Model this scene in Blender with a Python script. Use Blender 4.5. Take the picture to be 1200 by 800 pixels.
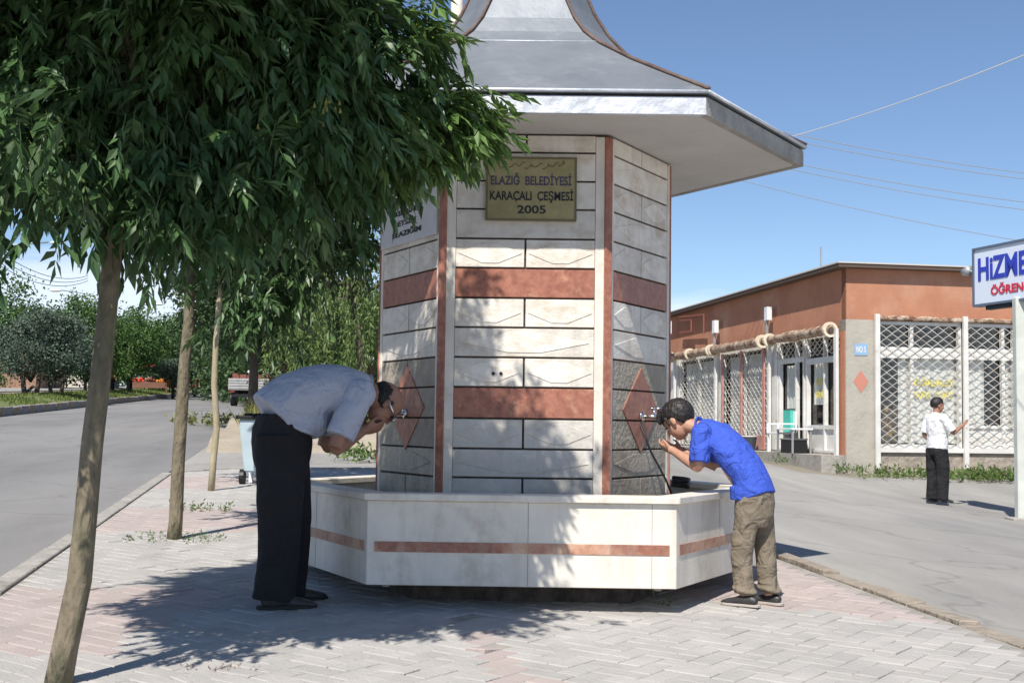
import bpy, bmesh, math, random
import numpy as np
from mathutils import Vector, Matrix

R = math.radians
for o in list(bpy.data.objects): bpy.data.objects.remove(o)
scn = bpy.context.scene
col = scn.collection
random.seed(7); rng = np.random.default_rng(7)

# ------------------------------------------------------------------ camera
FPX = 1500.0; CAMH = 0.94
cam = bpy.data.cameras.new('camera'); camo = bpy.data.objects.new('camera', cam); col.objects.link(camo)
cam.sensor_width = 36; cam.lens = 36 * FPX / 1200; cam.clip_end = 3000; cam.clip_start = 0.05
CM = Matrix.Translation((0, 0, CAMH)) @ Matrix.Rotation(R(90) + math.atan(98 / FPX), 4, 'X') @ Matrix.Rotation(0.0135, 4, 'Z')
camo.matrix_world = CM
scn.camera = camo
def P(x, y, Z):
    """point at depth Z (metres along +Y) seen at photo pixel x, y"""
    d = CM.to_3x3() @ Vector(((x - 600) / FPX, -(y - 400) / FPX, -1))
    return Vector((0, 0, CAMH)) + d * (Z / d.y)

# ------------------------------------------------------------------ light
SUN_AZ, SUN_EL = R(17.5), R(52)
w = bpy.data.worlds.new('World'); scn.world = w; w.use_nodes = True
nt = w.node_tree; nt.nodes.clear()
out = nt.nodes.new('ShaderNodeOutputWorld'); bg = nt.nodes.new('ShaderNodeBackground')
sky = nt.nodes.new('ShaderNodeTexSky'); sky.sky_type = 'NISHITA'; sky.sun_disc = False
sky.sun_elevation = SUN_EL; sky.sun_rotation = R(180) + SUN_AZ
sky.altitude = 1800; sky.air_density = 1.0; sky.dust_density = 0.35; sky.ozone_density = 3.2
bg.inputs['Strength'].default_value = 0.091
tc = nt.nodes.new('ShaderNodeTexCoord'); sep = nt.nodes.new('ShaderNodeSeparateXYZ')
nt.links.new(tc.outputs['Generated'], sep.inputs[0])
mp = nt.nodes.new('ShaderNodeMapping'); mp.inputs['Scale'].default_value = (2.2, 2.2, 13)
mp.inputs['Location'].default_value = (0.35, 0.0, 0.3)
nt.links.new(tc.outputs['Generated'], mp.inputs[0])
nz = nt.nodes.new('ShaderNodeTexNoise'); nz.inputs['Scale'].default_value = 1.6; nz.inputs['Detail'].default_value = 7; nz.inputs['Roughness'].default_value = 0.55
nt.links.new(mp.outputs[0], nz.inputs['Vector'])
band = nt.nodes.new('ShaderNodeMapRange'); band.inputs[1].default_value = 0.165; band.inputs[2].default_value = 0.07; band.inputs[3].default_value = 0; band.inputs[4].default_value = 0.62
nt.links.new(sep.outputs['Z'], band.inputs[0])
add = nt.nodes.new('ShaderNodeMath'); add.operation = 'ADD'
nt.links.new(nz.outputs['Fac'], add.inputs[0]); nt.links.new(band.outputs[0], add.inputs[1])
cr = nt.nodes.new('ShaderNodeMapRange'); cr.inputs[1].default_value = 0.78; cr.inputs[2].default_value = 1.02; cr.inputs[4].default_value = 0.8
nt.links.new(add.outputs[0], cr.inputs[0])
mx = nt.nodes.new('ShaderNodeMix'); mx.data_type = 'RGBA'
mx.inputs['B'].default_value = (7.2, 7.9, 8.9, 1)
nt.links.new(cr.outputs[0], mx.inputs['Factor']); nt.links.new(sky.outputs[0], mx.inputs['A'])
nt.links.new(mx.outputs['Result'], bg.inputs['Color']); nt.links.new(bg.outputs[0], out.inputs[0])

sl = bpy.data.lights.new('sun', 'SUN'); so = bpy.data.objects.new('sun', sl); col.objects.link(so)
sl.energy = 4.2; sl.angle = R(0.53); sl.color = (1.0, 0.95, 0.87)
sd = Vector((math.sin(SUN_AZ) * math.cos(SUN_EL), math.cos(SUN_AZ) * math.cos(SUN_EL), -math.sin(SUN_EL)))
so.rotation_euler = sd.to_track_quat('-Z', 'Y').to_euler()
scn.view_settings.view_transform = 'Standard'; scn.view_settings.look = 'None'
scn.view_settings.exposure = 0.55; scn.view_settings.gamma = 1
scn.render.engine = 'CYCLES'
scn.cycles.max_bounces = 6; scn.cycles.transparent_max_bounces = 8

# ------------------------------------------------------------------ materials
MATS = {}
def mat(name, c1, c2=None, scale=4.0, rough=0.8, bump=0.0, bscale=30.0, metal=0.0, trans=0.0, spec=0.4,
        detail=6, island=None, stretch=(1, 1, 1), c3=None, s3=1.0, w3=(0.5, 0.7), bump2=None, streak=None, cracks=None):
    if name in MATS: return MATS[name]
    m = bpy.data.materials.new(name); m.use_nodes = True; MATS[name] = m
    n = m.node_tree; N = n.nodes; L = n.links
    b = N['Principled BSDF']
    b.inputs['Roughness'].default_value = rough; b.inputs['Metallic'].default_value = metal
    b.inputs['Specular IOR Level'].default_value = spec
    t = N.new('ShaderNodeTexCoord'); mpn = N.new('ShaderNodeMapping'); mpn.inputs['Scale'].default_value = stretch
    L.new(t.outputs['Object'], mpn.inputs[0])
    cout = None
    if c2 is not None:
        nz = N.new('ShaderNodeTexNoise'); nz.inputs['Scale'].default_value = scale; nz.inputs['Detail'].default_value = detail
        nz.inputs['Roughness'].default_value = 0.62
        L.new(mpn.outputs[0], nz.inputs['Vector'])
        rp = N.new('ShaderNodeMapRange'); rp.inputs[1].default_value = 0.36; rp.inputs[2].default_value = 0.64
        L.new(nz.outputs['Fac'], rp.inputs[0])
        mixn = N.new('ShaderNodeMix'); mixn.data_type = 'RGBA'
        mixn.inputs['A'].default_value = (*c1, 1); mixn.inputs['B'].default_value = (*c2, 1)
        L.new(rp.outputs[0], mixn.inputs['Factor']); cout = mixn.outputs['Result']
        if c3 is not None:
            nz3 = N.new('ShaderNodeTexNoise'); nz3.inputs['Scale'].default_value = s3; nz3.inputs['Detail'].default_value = 8
            nz3.inputs['Roughness'].default_value = 0.7
            L.new(mpn.outputs[0], nz3.inputs['Vector'])
            r3 = N.new('ShaderNodeMapRange'); r3.inputs[1].default_value = w3[0]; r3.inputs[2].default_value = w3[1]
            L.new(nz3.outputs['Fac'], r3.inputs[0])
            m3 = N.new('ShaderNodeMix'); m3.data_type = 'RGBA'; m3.inputs['B'].default_value = (*c3, 1)
            L.new(cout, m3.inputs['A']); L.new(r3.outputs[0], m3.inputs['Factor']); cout = m3.outputs['Result']
    else:
        rgb = N.new('ShaderNodeRGB'); rgb.outputs[0].default_value = (*c1, 1); cout = rgb.outputs[0]
    if streak:
        ms_ = N.new('ShaderNodeMapping'); ms_.inputs['Scale'].default_value = (9, 9, 0.9); L.new(t.outputs['Object'], ms_.inputs[0])
        ns = N.new('ShaderNodeTexNoise'); ns.inputs['Scale'].default_value = 1.0; ns.inputs['Detail'].default_value = 7; ns.inputs['Roughness'].default_value = 0.7
        L.new(ms_.outputs[0], ns.inputs['Vector'])
        rs = N.new('ShaderNodeMapRange'); rs.inputs[1].default_value = 0.5; rs.inputs[2].default_value = 0.78; rs.inputs[4].default_value = streak[1]
        L.new(ns.outputs['Fac'], rs.inputs[0])
        m4 = N.new('ShaderNodeMix'); m4.data_type = 'RGBA'; m4.inputs['B'].default_value = (*streak[0], 1)
        L.new(cout, m4.inputs['A']); L.new(rs.outputs[0], m4.inputs['Factor']); cout = m4.outputs['Result']
    if cracks:
        nd = N.new('ShaderNodeTexNoise'); nd.inputs['Scale'].default_value = 1.5; nd.inputs['Detail'].default_value = 6
        L.new(t.outputs['Object'], nd.inputs['Vector'])
        vm = N.new('ShaderNodeVectorMath'); vm.operation = 'MULTIPLY_ADD'; vm.inputs[1].default_value = (0.9, 0.9, 0.9)
        L.new(nd.outputs['Color'], vm.inputs[0]); L.new(t.outputs['Object'], vm.inputs[2])
        vo = N.new('ShaderNodeTexVoronoi'); vo.feature = 'DISTANCE_TO_EDGE'; vo.inputs['Scale'].default_value = cracks
        L.new(vm.outputs[0], vo.inputs['Vector'])
        rc = N.new('ShaderNodeMapRange'); rc.inputs[1].default_value = 0.0; rc.inputs[2].default_value = 0.012; rc.inputs[3].default_value = 0.28; rc.inputs[4].default_value = 0
        L.new(vo.outputs['Distance'], rc.inputs[0])
        m5 = N.new('ShaderNodeMix'); m5.data_type = 'RGBA'; m5.inputs['B'].default_value = (0.07, 0.068, 0.065, 1)
        L.new(cout, m5.inputs['A']); L.new(rc.outputs[0], m5.inputs['Factor']); cout = m5.outputs['Result']
        # long tyre and dust tracks
        mt = N.new('ShaderNodeMapping'); mt.vector_type = 'TEXTURE'; mt.inputs['Rotation'].default_value = (0, 0, R(9.4)); mt.inputs['Scale'].default_value = (0.6, 5, 1)
        L.new(t.outputs['Object'], mt.inputs[0])
        nt_ = N.new('ShaderNodeTexNoise'); nt_.inputs['Scale'].default_value = 1.0; nt_.inputs['Detail'].default_value = 5; L.new(mt.outputs[0], nt_.inputs['Vector'])
        rt = N.new('ShaderNodeMapRange'); rt.inputs[1].default_value = 0.35; rt.inputs[2].default_value = 0.7; rt.inputs[3].default_value = 0.93; rt.inputs[4].default_value = 1.06
        L.new(nt_.outputs['Fac'], rt.inputs[0])
        hv = N.new('ShaderNodeHueSaturation'); L.new(cout, hv.inputs['Color']); L.new(rt.outputs[0], hv.inputs['Value']); cout = hv.outputs['Color']
    if island:
        g = N.new('ShaderNodeNewGeometry')
        hs = N.new('ShaderNodeHueSaturation')
        mr = N.new('ShaderNodeMapRange'); mr.inputs[3].default_value = 1 - island; mr.inputs[4].default_value = 1 + island
        L.new(g.outputs['Random Per Island'], mr.inputs[0]); L.new(mr.outputs[0], hs.inputs['Value'])
        L.new(cout, hs.inputs['Color']); cout = hs.outputs['Color']
    L.new(cout, b.inputs['Base Color'])
    if bump:
        nb = N.new('ShaderNodeTexNoise'); nb.inputs['Scale'].default_value = bscale; nb.inputs['Detail'].default_value = 5
        L.new(mpn.outputs[0], nb.inputs['Vector'])
        bp = N.new('ShaderNodeBump'); bp.inputs['Strength'].default_value = bump; bp.inputs['Distance'].default_value = 0.5 / bscale
        L.new(nb.outputs['Fac'], bp.inputs['Height'])
        last = bp
        if bump2:
            n2 = N.new('ShaderNodeTexNoise'); n2.inputs['Scale'].default_value = bump2[1]; n2.inputs['Detail'].default_value = 3
            n2.inputs['Distortion'].default_value = 0.6
            L.new(mpn.outputs[0], n2.inputs['Vector'])
            b2 = N.new('ShaderNodeBump'); b2.inputs['Strength'].default_value = bump2[0]; b2.inputs['Distance'].default_value = 0.5 / bump2[1]
            L.new(n2.outputs['Fac'], b2.inputs['Height']); L.new(bp.outputs[0], b2.inputs['Normal']); last = b2
        L.new(last.outputs[0], b.inputs['Normal'])
    if trans:
        tr = N.new('ShaderNodeBsdfTranslucent'); ms = N.new('ShaderNodeMixShader'); ms.inputs[0].default_value = trans
        L.new(cout, tr.inputs['Color']); L.new(b.outputs[0], ms.inputs[1]); L.new(tr.outputs[0], ms.inputs[2])
        L.new(ms.outputs[0], N['Material Output'].inputs['Surface'])
    return m

def glass_mat(name, tint=(0.8, 0.85, 0.85), refl=0.14):
    m = bpy.data.materials.new(name); m.use_nodes = True; n = m.node_tree; N = n.nodes; L = n.links
    N.remove(N['Principled BSDF'])
    t = N.new('ShaderNodeBsdfTransparent'); t.inputs[0].default_value = (*tint, 1)
    g = N.new('ShaderNodeBsdfGlossy'); g.inputs['Roughness'].default_value = 0.03
    ms = N.new('ShaderNodeMixShader'); ms.inputs[0].default_value = refl
    L.new(t.outputs[0], ms.inputs[1]); L.new(g.outputs[0], ms.inputs[2]); L.new(ms.outputs[0], N['Material Output'].inputs[0])
    return m

M_marble = mat('white_marble', (0.78, 0.725, 0.635), (0.68, 0.63, 0.55), 5, 0.5, 0.2, 60, c3=(0.42, 0.36, 0.28), s3=3.2, w3=(0.52, 0.80), streak=((0.36, 0.32, 0.26), 0.42))
M_marble2 = mat('cut_marble_block', (0.76, 0.715, 0.645), (0.66, 0.615, 0.545), 8, 0.6, 0.25, 45, island=0.10, c3=(0.50, 0.39, 0.29), s3=4, w3=(0.50, 0.8), stretch=(1, 1, 1.6), streak=((0.38, 0.34, 0.28), 0.5))
M_rough = mat('split_face_marble', (0.42, 0.37, 0.30), (0.31, 0.275, 0.22), 12, 0.8, 0.9, 38, island=0.1, c3=(0.34, 0.29, 0.23), s3=3, w3=(0.5, 0.75))
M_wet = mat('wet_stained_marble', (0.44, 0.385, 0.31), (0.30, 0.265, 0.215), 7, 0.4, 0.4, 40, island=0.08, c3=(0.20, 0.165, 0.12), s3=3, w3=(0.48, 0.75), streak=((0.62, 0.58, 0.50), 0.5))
M_shaded = mat('stained_shaded_marble', (0.60, 0.57, 0.52), (0.50, 0.475, 0.43), 7, 0.45, 0.3, 40, island=0.08, c3=(0.36, 0.32, 0.27), s3=3, w3=(0.5, 0.8), streak=((0.35, 0.31, 0.26), 0.5))  # stained marble with the shade of the lower front put into its colour
M_red = mat('red_granite', (0.42, 0.18, 0.12), (0.29, 0.11, 0.075), 26, 0.45, 0.2, 80, streak=((0.20, 0.09, 0.06), 0.7), c3=(0.55, 0.30, 0.19), s3=9, w3=(0.55, 0.72))
M_joint = mat('dark_mortar', (0.05, 0.04, 0.034), (0.12, 0.10, 0.085), 14, 0.95, 0.3, 60)
M_plaster = mat('soffit_plaster', (0.60, 0.58, 0.55), (0.53, 0.51, 0.48), 2.2, 0.85, 0.15, 18)
M_fplaster = mat('rough_cement_fascia', (0.42, 0.40, 0.36), (0.30, 0.285, 0.26), 7, 0.9, 0.6, 24)
M_galv = mat('galvanised_sheet', (0.25, 0.27, 0.295), (0.195, 0.215, 0.24), 2.5, 0.6, 0.12, 4, metal=0.45, c3=(0.36, 0.38, 0.40), s3=3, w3=(0.55, 0.85))
M_galvb = mat('bright_galvanised_trim', (0.72, 0.74, 0.78), (0.55, 0.58, 0.62), 5, 0.5, 0.35, 7, metal=0.35, c3=(0.33, 0.2, 0.13), s3=3.5, w3=(0.68, 0.74))
M_ridge = mat('rusty_ridge_trim', (0.10, 0.06, 0.048), (0.17, 0.12, 0.10), 9, 0.7, 0.3, 30)
M_brass = mat('brass_plaque', (0.36, 0.29, 0.13), (0.28, 0.23, 0.10), 14, 0.42, 0.1, 50, metal=0.45)
M_chrome = mat('chrome', (0.75, 0.75, 0.75), rough=0.15, metal=1.0)
M_black = mat('black_plastic', (0.012, 0.012, 0.013), rough=0.5)
M_ink = mat('black_lettering', (0.02, 0.02, 0.022), rough=0.6)
M_inkb = mat('violet_lettering', (0.07, 0.055, 0.10), rough=0.6)
M_gold = mat('dark_gold_lettering', (0.16, 0.11, 0.04), rough=0.5)
M_pav = mat('grey_paver', (0.425, 0.405, 0.38), (0.36, 0.345, 0.325), 3, 0.95, 0.6, 45, island=0.06, c3=(0.30, 0.29, 0.27), s3=0.8, w3=(0.52, 0.8))
M_pavp = mat('pink_paver', (0.43, 0.36, 0.335), (0.38, 0.325, 0.30), 3, 0.9, 0.5, 55, island=0.07, c3=(0.34, 0.30, 0.28), s3=1.1, w3=(0.5, 0.75))
M_bed = mat('sandy_joint', (0.36, 0.335, 0.30), (0.26, 0.24, 0.215), 6, 0.95, 0.4, 60)
M_kerb = mat('concrete_kerb', (0.40, 0.375, 0.34), (0.30, 0.28, 0.25), 8, 0.9, 0.6, 35, c3=(0.18, 0.16, 0.14), s3=2.5, w3=(0.55, 0.7))
M_kerb2 = mat('worn_cement_edge', (0.36, 0.31, 0.25), (0.25, 0.21, 0.17), 9, 0.95, 0.9, 25)
M_asph = mat('worn_asphalt', (0.225, 0.218, 0.212), (0.185, 0.18, 0.177), 0.7, 0.92, 0.8, 90, detail=14, cracks=0.32, c3=(0.26, 0.25, 0.24), s3=0.25, w3=(0.48, 0.7), stretch=(1, 0.25, 1))
M_asph2 = mat('dusty_asphalt', (0.35, 0.332, 0.305), (0.285, 0.272, 0.252), 0.5, 0.93, 0.9, 70, detail=14, cracks=0.25, c3=(0.22, 0.215, 0.205), s3=0.35, w3=(0.5, 0.72), stretch=(1.0, 0.3, 1))
M_dirt = mat('dry_earth', (0.42, 0.36, 0.28), (0.32, 0.27, 0.20), 1.5, 0.97, 0.8, 20)
M_soil = mat('bare_ground', (0.26, 0.23, 0.18), (0.20, 0.18, 0.13), 0.3, 0.97, 0.5, 8)
M_turf = mat('turf', (0.10, 0.14, 0.04), (0.16, 0.18, 0.07), 1.3, 0.95, 0.9, 14)
M_grass = mat('grass_blade', (0.13, 0.19, 0.04), (0.20, 0.22, 0.07), 0.8, 0.7, trans=0.3, island=0.3)
M_grassy = mat('dry_grass_blade', (0.30, 0.28, 0.10), (0.22, 0.25, 0.08), 0.8, 0.8, trans=0.3, island=0.3)
M_weed = mat('weed_leaf', (0.09, 0.16, 0.035), (0.15, 0.20, 0.06), 3, 0.7, trans=0.3, island=0.35)
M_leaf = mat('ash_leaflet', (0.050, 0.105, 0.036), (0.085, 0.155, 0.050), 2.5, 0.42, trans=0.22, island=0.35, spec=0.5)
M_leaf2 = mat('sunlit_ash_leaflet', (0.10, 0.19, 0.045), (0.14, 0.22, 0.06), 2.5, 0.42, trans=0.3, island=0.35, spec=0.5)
M_leafd = mat('dark_green_leaf', (0.035, 0.075, 0.022), (0.055, 0.10, 0.03), 1, 0.55, trans=0.2, island=0.4)
M_leafg = mat('fresh_green_leaf', (0.055, 0.125, 0.025), (0.09, 0.165, 0.04), 0.6, 0.55, trans=0.25, island=0.4)
M_leafs = mat('silver_green_leaf', (0.115, 0.155, 0.11), (0.08, 0.12, 0.08), 0.8, 0.6, trans=0.15, island=0.35)
M_leafw = mat('willow_leaf', (0.12, 0.19, 0.05), (0.17, 0.24, 0.08), 0.8, 0.55, trans=0.3, island=0.4)
M_seed = mat('yellow_seed', (0.35, 0.33, 0.08), rough=0.7)
M_bark = mat('grey_brown_bark', (0.24, 0.195, 0.135), (0.14, 0.12, 0.08), 22, 0.92, 1.0, 34, c3=(0.09, 0.095, 0.055), s3=5, w3=(0.48, 0.68), stretch=(1, 1, 0.4), bump2=(0.9, 12))
M_barkd = mat('dark_bark', (0.075, 0.06, 0.05), (0.12, 0.10, 0.08), 9, 0.95, 0.8, 20, stretch=(1, 1, 0.3))
M_barkp = mat('pale_bark', (0.42, 0.36, 0.24), (0.33, 0.27, 0.17), 9, 0.85, 0.5, 24, stretch=(1, 1, 0.45))

# ------------------------------------------------------------------ mesh helpers
ORG = {}
class MB:
    def __init__(self): self.v = []; self.f = []; self.mi = []
    def add(self, vs, fs, mi=0):
        o = len(self.v); self.v += [tuple(p) for p in vs]; self.f += [tuple(i + o for i in f) for f in fs]; self.mi += [mi] * len(fs)
    def box(self, x0, x1, y0, y1, z0, z1, mi=0):
        self.add([(x0, y0, z0), (x1, y0, z0), (x1, y1, z0), (x0, y1, z0), (x0, y0, z1), (x1, y0, z1), (x1, y1, z1), (x0, y1, z1)],
                 [(0, 3, 2, 1), (4, 5, 6, 7), (0, 1, 5, 4), (1, 2, 6, 5), (2, 3, 7, 6), (3, 0, 4, 7)], mi)
    def obox(self, o, ax, ay, az, mi=0):
        """box from corner o with edge vectors ax, ay, az"""
        o = Vector(o); ax = Vector(ax); ay = Vector(ay); az = Vector(az)
        v = [o, o + ax, o + ax + ay, o + ay]; v += [p + az for p in v]
        f = [(0, 3, 2, 1), (4, 5, 6, 7), (0, 1, 5, 4), (1, 2, 6, 5), (2, 3, 7, 6), (3, 0, 4, 7)]
        if ax.cross(ay).dot(az) < 0: f = [t[::-1] for t in f]
        self.add(v, f, mi)
    def prism(self, pts, z0, z1, mi=0):
        n = len(pts); v = [(p[0], p[1], z0) for p in pts] + [(p[0], p[1], z1) for p in pts]
        self.add(v, [tuple(range(n))[::-1], tuple(range(n, 2 * n))] + [(i, (i + 1) % n, n + (i + 1) % n, n + i) for i in range(n)], mi)
    def ring(self, po, pi, z0, z1, mi=0):
        n = len(po); v = [(p[0], p[1], z0) for p in po] + [(p[0], p[1], z1) for p in po] + [(p[0], p[1], z0) for p in pi] + [(p[0], p[1], z1) for p in pi]
        f = []
        for i in range(n):
            j = (i + 1) % n
            f += [(i, j, n + j, n + i), (2 * n + j, 2 * n + i, 3 * n + i, 3 * n + j), (n + i, n + j, 3 * n + j, 3 * n + i), (j, i, 2 * n + i, 2 * n + j)]
        self.add(v, f, mi)
    def extrude(self, poly, d, mi=0):
        """planar polygon (3D points) pushed by vector d"""
        d = Vector(d); poly = [Vector(p) for p in poly]; n = len(poly)
        v = poly + [p + d for p in poly]
        nrm = (poly[1] - poly[0]).cross(poly[2] - poly[1])
        f = [tuple(range(n))[::-1], tuple(range(n, 2 * n))] + [(i, (i + 1) % n, n + (i + 1) % n, n + i) for i in range(n)]
        if nrm.dot(d) < 0: f = [t[::-1] for t in f]
        self.add(v, f, mi)
    def tube(self, pts, rad, n=8, side=None, mi=0, cap=True):
        """tapered tube; radius a number or (along side, across) pair for each point"""
        pts = [Vector(p) for p in pts]; m = len(pts)
        if not isinstance(rad, (list, tuple)): rad = [rad] * m
        vs = []; prev = None
        for i, p in enumerate(pts):
            t = (pts[min(i + 1, m - 1)] - pts[max(i - 1, 0)]).normalized()
            if side is not None: a = Vector(side)
            elif prev is not None: a = prev
            else: a = Vector((1, 0, 0)) if abs(t.x) < 0.8 else Vector((0, 1, 0))
            a = (a - t * a.dot(t)).normalized(); b = t.cross(a); prev = a
            r = rad[i]; ra, rb = r if isinstance(r, (list, tuple)) else (r, r)
            for k in range(n):
                q = 2 * math.pi * k / n
                vs.append(p + a * (ra * math.cos(q)) + b * (rb * math.sin(q)))
        fs = []
        for i in range(m - 1):
            for k in range(n):
                fs.append((i * n + k, i * n + (k + 1) % n, (i + 1) * n + (k + 1) % n, (i + 1) * n + k))
        if cap: fs += [tuple(range(n))[::-1], tuple(range((m - 1) * n, m * n))]
        self.add(vs, fs, mi)
    def ell(self, c, ax, ay, az, nu=16, nv=10, mi=0, fn=None):
        """ellipsoid with three semi-axis vectors"""
        c = Vector(c); ax = Vector(ax); ay = Vector(ay); az = Vector(az)
        vs = [c + az]; fs = []
        for i in range(1, nv):
            t = math.pi * i / nv
            for k in range(nu):
                q = 2 * math.pi * k / nu
                vs.append(c + (ax * math.cos(q) + ay * math.sin(q)) * math.sin(t) + az * math.cos(t))
        vs.append(c - az); last = len(vs) - 1
        for k in range(nu):
            fs.append((0, 1 + k, 1 + (k + 1) % nu)); b = 1 + (nv - 2) * nu
            fs.append((last, b + (k + 1) % nu, b + k))
        for i in range(nv - 2):
            for k in range(nu):
                a = 1 + i * nu
                fs.append((a + k, a + nu + k, a + nu + (k + 1) % nu, a + (k + 1) % nu))
        if ax.cross(ay).dot(az) < 0: fs = [f[::-1] for f in fs]
        if fn: vs = [fn(v) for v in vs]
        self.add(vs, fs, mi)
    def sph(self, c, r, nu=12, nv=8, mi=0): self.ell(c, (r, 0, 0), (0, r, 0), (0, 0, r), nu, nv, mi)

def tag(o, label=None, cat=None, group=None, kind=None):
    if label: o['label'] = label
    if cat: o['category'] = cat
    if group: o['group'] = group
    if kind: o['kind'] = kind
    return o

def link(o, parent):
    col.objects.link(o)
    if parent is not None:
        o.parent = parent; ORG[o.name] = ORG[parent.name]
    return o

def setmats(me, ms):
    for m in (ms if isinstance(ms, (list, tuple)) else [ms]): me.materials.append(m)

def mesh_from(mb, name, org):
    me = bpy.data.meshes.new(name)
    ox, oy, oz = org
    me.from_pydata([(v[0] - ox, v[1] - oy, v[2] - oz) for v in mb.v], [], mb.f)
    me.polygons.foreach_set('material_index', mb.mi)
    return me

def obj(name, mb, ms, parent=None, smooth=False, loc=None, bevel=0):
    """link one mesh object; vertices are given in world space"""
    org = ORG[parent.name] if parent is not None else Vector(loc or (0, 0, 0))
    me = mesh_from(mb, name, org)
    if bevel:
        bm = bmesh.new(); bm.from_mesh(me)
        bmesh.ops.bevel(bm, geom=list(bm.edges), offset=bevel, segments=1, affect='EDGES', clamp_overlap=True)
        bm.to_mesh(me); bm.free()
    setmats(me, ms)
    if smooth: me.polygons.foreach_set('use_smooth', [True] * len(me.polygons))
    o = bpy.data.objects.new(name, me)
    link(o, parent)
    if parent is None: o.location = org; ORG[o.name] = org
    return o

def thing(name, loc, label, cat, group=None):
    o = bpy.data.objects.new(name, None); col.objects.link(o); o.location = loc; o.empty_display_size = 0.2
    ORG[o.name] = Vector(loc); return tag(o, label, cat, group)

def blob(name, mb, ms, parent, voxel=0.006, smooth=4, factor=0.6, noise=0.0, nscale=0.08):
    """overlapping closed shapes fused into one continuous smooth skin"""
    org = ORG[parent.name]
    me = mesh_from(mb, name, org)
    t = bpy.data.objects.new('tmp', me); col.objects.link(t)
    md = t.modifiers.new('r', 'REMESH'); md.mode = 'VOXEL'; md.voxel_size = voxel; md.use_smooth_shade = True
    sm = t.modifiers.new('s', 'SMOOTH'); sm.iterations = smooth; sm.factor = factor
    dg = bpy.context.evaluated_depsgraph_get(); dg.update()
    ne = bpy.data.meshes.new_from_object(t.evaluated_get(dg))
    bpy.data.objects.remove(t)
    if noise:
        from mathutils import noise as mn
        bm = bmesh.new(); bm.from_mesh(ne); bm.normal_update()
        for v in bm.verts:
            p = v.co
            k = mn.noise(Vector((p.x / nscale, p.y / nscale, p.z / (nscale * 1.7)))) + 0.5 * mn.noise(p / (nscale * 0.5))
            v.co = v.co + v.normal * (noise * k)
        bm.to_mesh(ne); bm.free()
    ne.materials.clear(); setmats(ne, ms); ne.name = name
    ne.polygons.foreach_set('use_smooth', [True] * len(ne.polygons))
    o = bpy.data.objects.new(name, ne); return link(o, parent)

def text(name, s, mat_, parent, origin, xdir, ydir, w, h, depth=0.002, bold=0.0):
    """lettering fitted into w x h, lower-left corner at origin"""
    cu = bpy.data.curves.new(name, 'FONT'); cu.body = s; cu.extrude = 0.01; cu.offset = bold
    t = bpy.data.objects.new('tmp', cu); col.objects.link(t)
    dg = bpy.context.evaluated_depsgraph_get(); dg.update()
    me = bpy.data.meshes.new_from_object(t.evaluated_get(dg)); bpy.data.objects.remove(t)
    co = np.zeros(len(me.vertices) * 3); me.vertices.foreach_get('co', co); co = co.reshape(-1, 3)
    mn_, mxx = co.min(0), co.max(0)
    X = Vector(xdir).normalized(); Y = Vector(ydir).normalized(); Zn = X.cross(Y)
    if parent is not None and parent.name in ORG: og = Vector(origin) - ORG[parent.name]
    q = (co - mn_) / np.maximum(mxx - mn_, 1e-6)
    vv = np.array(og)[None] + q[:, :1] * w * np.array(X) + q[:, 1:2] * h * np.array(Y) + q[:, 2:3] * depth * np.array(Zn)
    me.vertices.foreach_set('co', vv.astype(np.float32).ravel()); me.update()
    me.materials.clear(); me.materials.append(mat_); me.name = name
    return link(bpy.data.objects.new(name, me), parent)

def npmesh(name, V, F, ms, parent=None, mi=None, smooth=False):
    """V (n,3) world, F (m,k)"""
    org = ORG[parent.name] if parent is not None else Vector((0, 0, 0))
    me = bpy.data.meshes.new(name); n, k = F.shape
    me.vertices.add(len(V)); me.vertices.foreach_set('co', (V - np.array(org)).astype(np.float32).ravel())
    me.loops.add(n * k); me.loops.foreach_set('vertex_index', F.astype(np.int32).ravel())
    me.polygons.add(n); me.polygons.foreach_set('loop_start', np.arange(0, n * k, k, dtype=np.int32))
    setmats(me, ms)
    if mi is not None: me.polygons.foreach_set('material_index', mi.astype(np.int32))
    me.polygons.foreach_set('use_smooth', np.full(n, smooth))
    me.update(calc_edges=True)
    o = bpy.data.objects.new(name, me); link(o, parent)
    if parent is None: ORG[o.name] = Vector((0, 0, 0))
    return o

def norm(a): return a / np.maximum(np.linalg.norm(a, axis=1, keepdims=True), 1e-9)

def leaves(p, d, up, l, wd, fold=0.25):
    """p base, d direction, up normal-ish, l length, wd half width -> V,F"""
    d = norm(d); s = norm(np.cross(d, up)); nn = np.cross(s, d)
    l = np.asarray(l).reshape(-1, 1) * np.ones((len(p), 1)); wd = np.asarray(wd).reshape(-1, 1) * np.ones((len(p), 1))
    b = p; m = p + d * l * 0.45 - nn * wd * fold; t = p + d * l - nn * l * 0.08
    a = p + d * l * 0.40 + s * wd + nn * wd * fold; c = p + d * l * 0.40 - s * wd + nn * wd * fold
    V = np.stack([b, a, m, c, t], 1).reshape(-1, 3)
    base = (np.arange(len(p)) * 5)[:, None, None]
    F = (np.array([[0, 2, 1], [1, 2, 4], [0, 3, 2], [3, 4, 2]])[None] + base).reshape(-1, 3)
    return V, F

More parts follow.
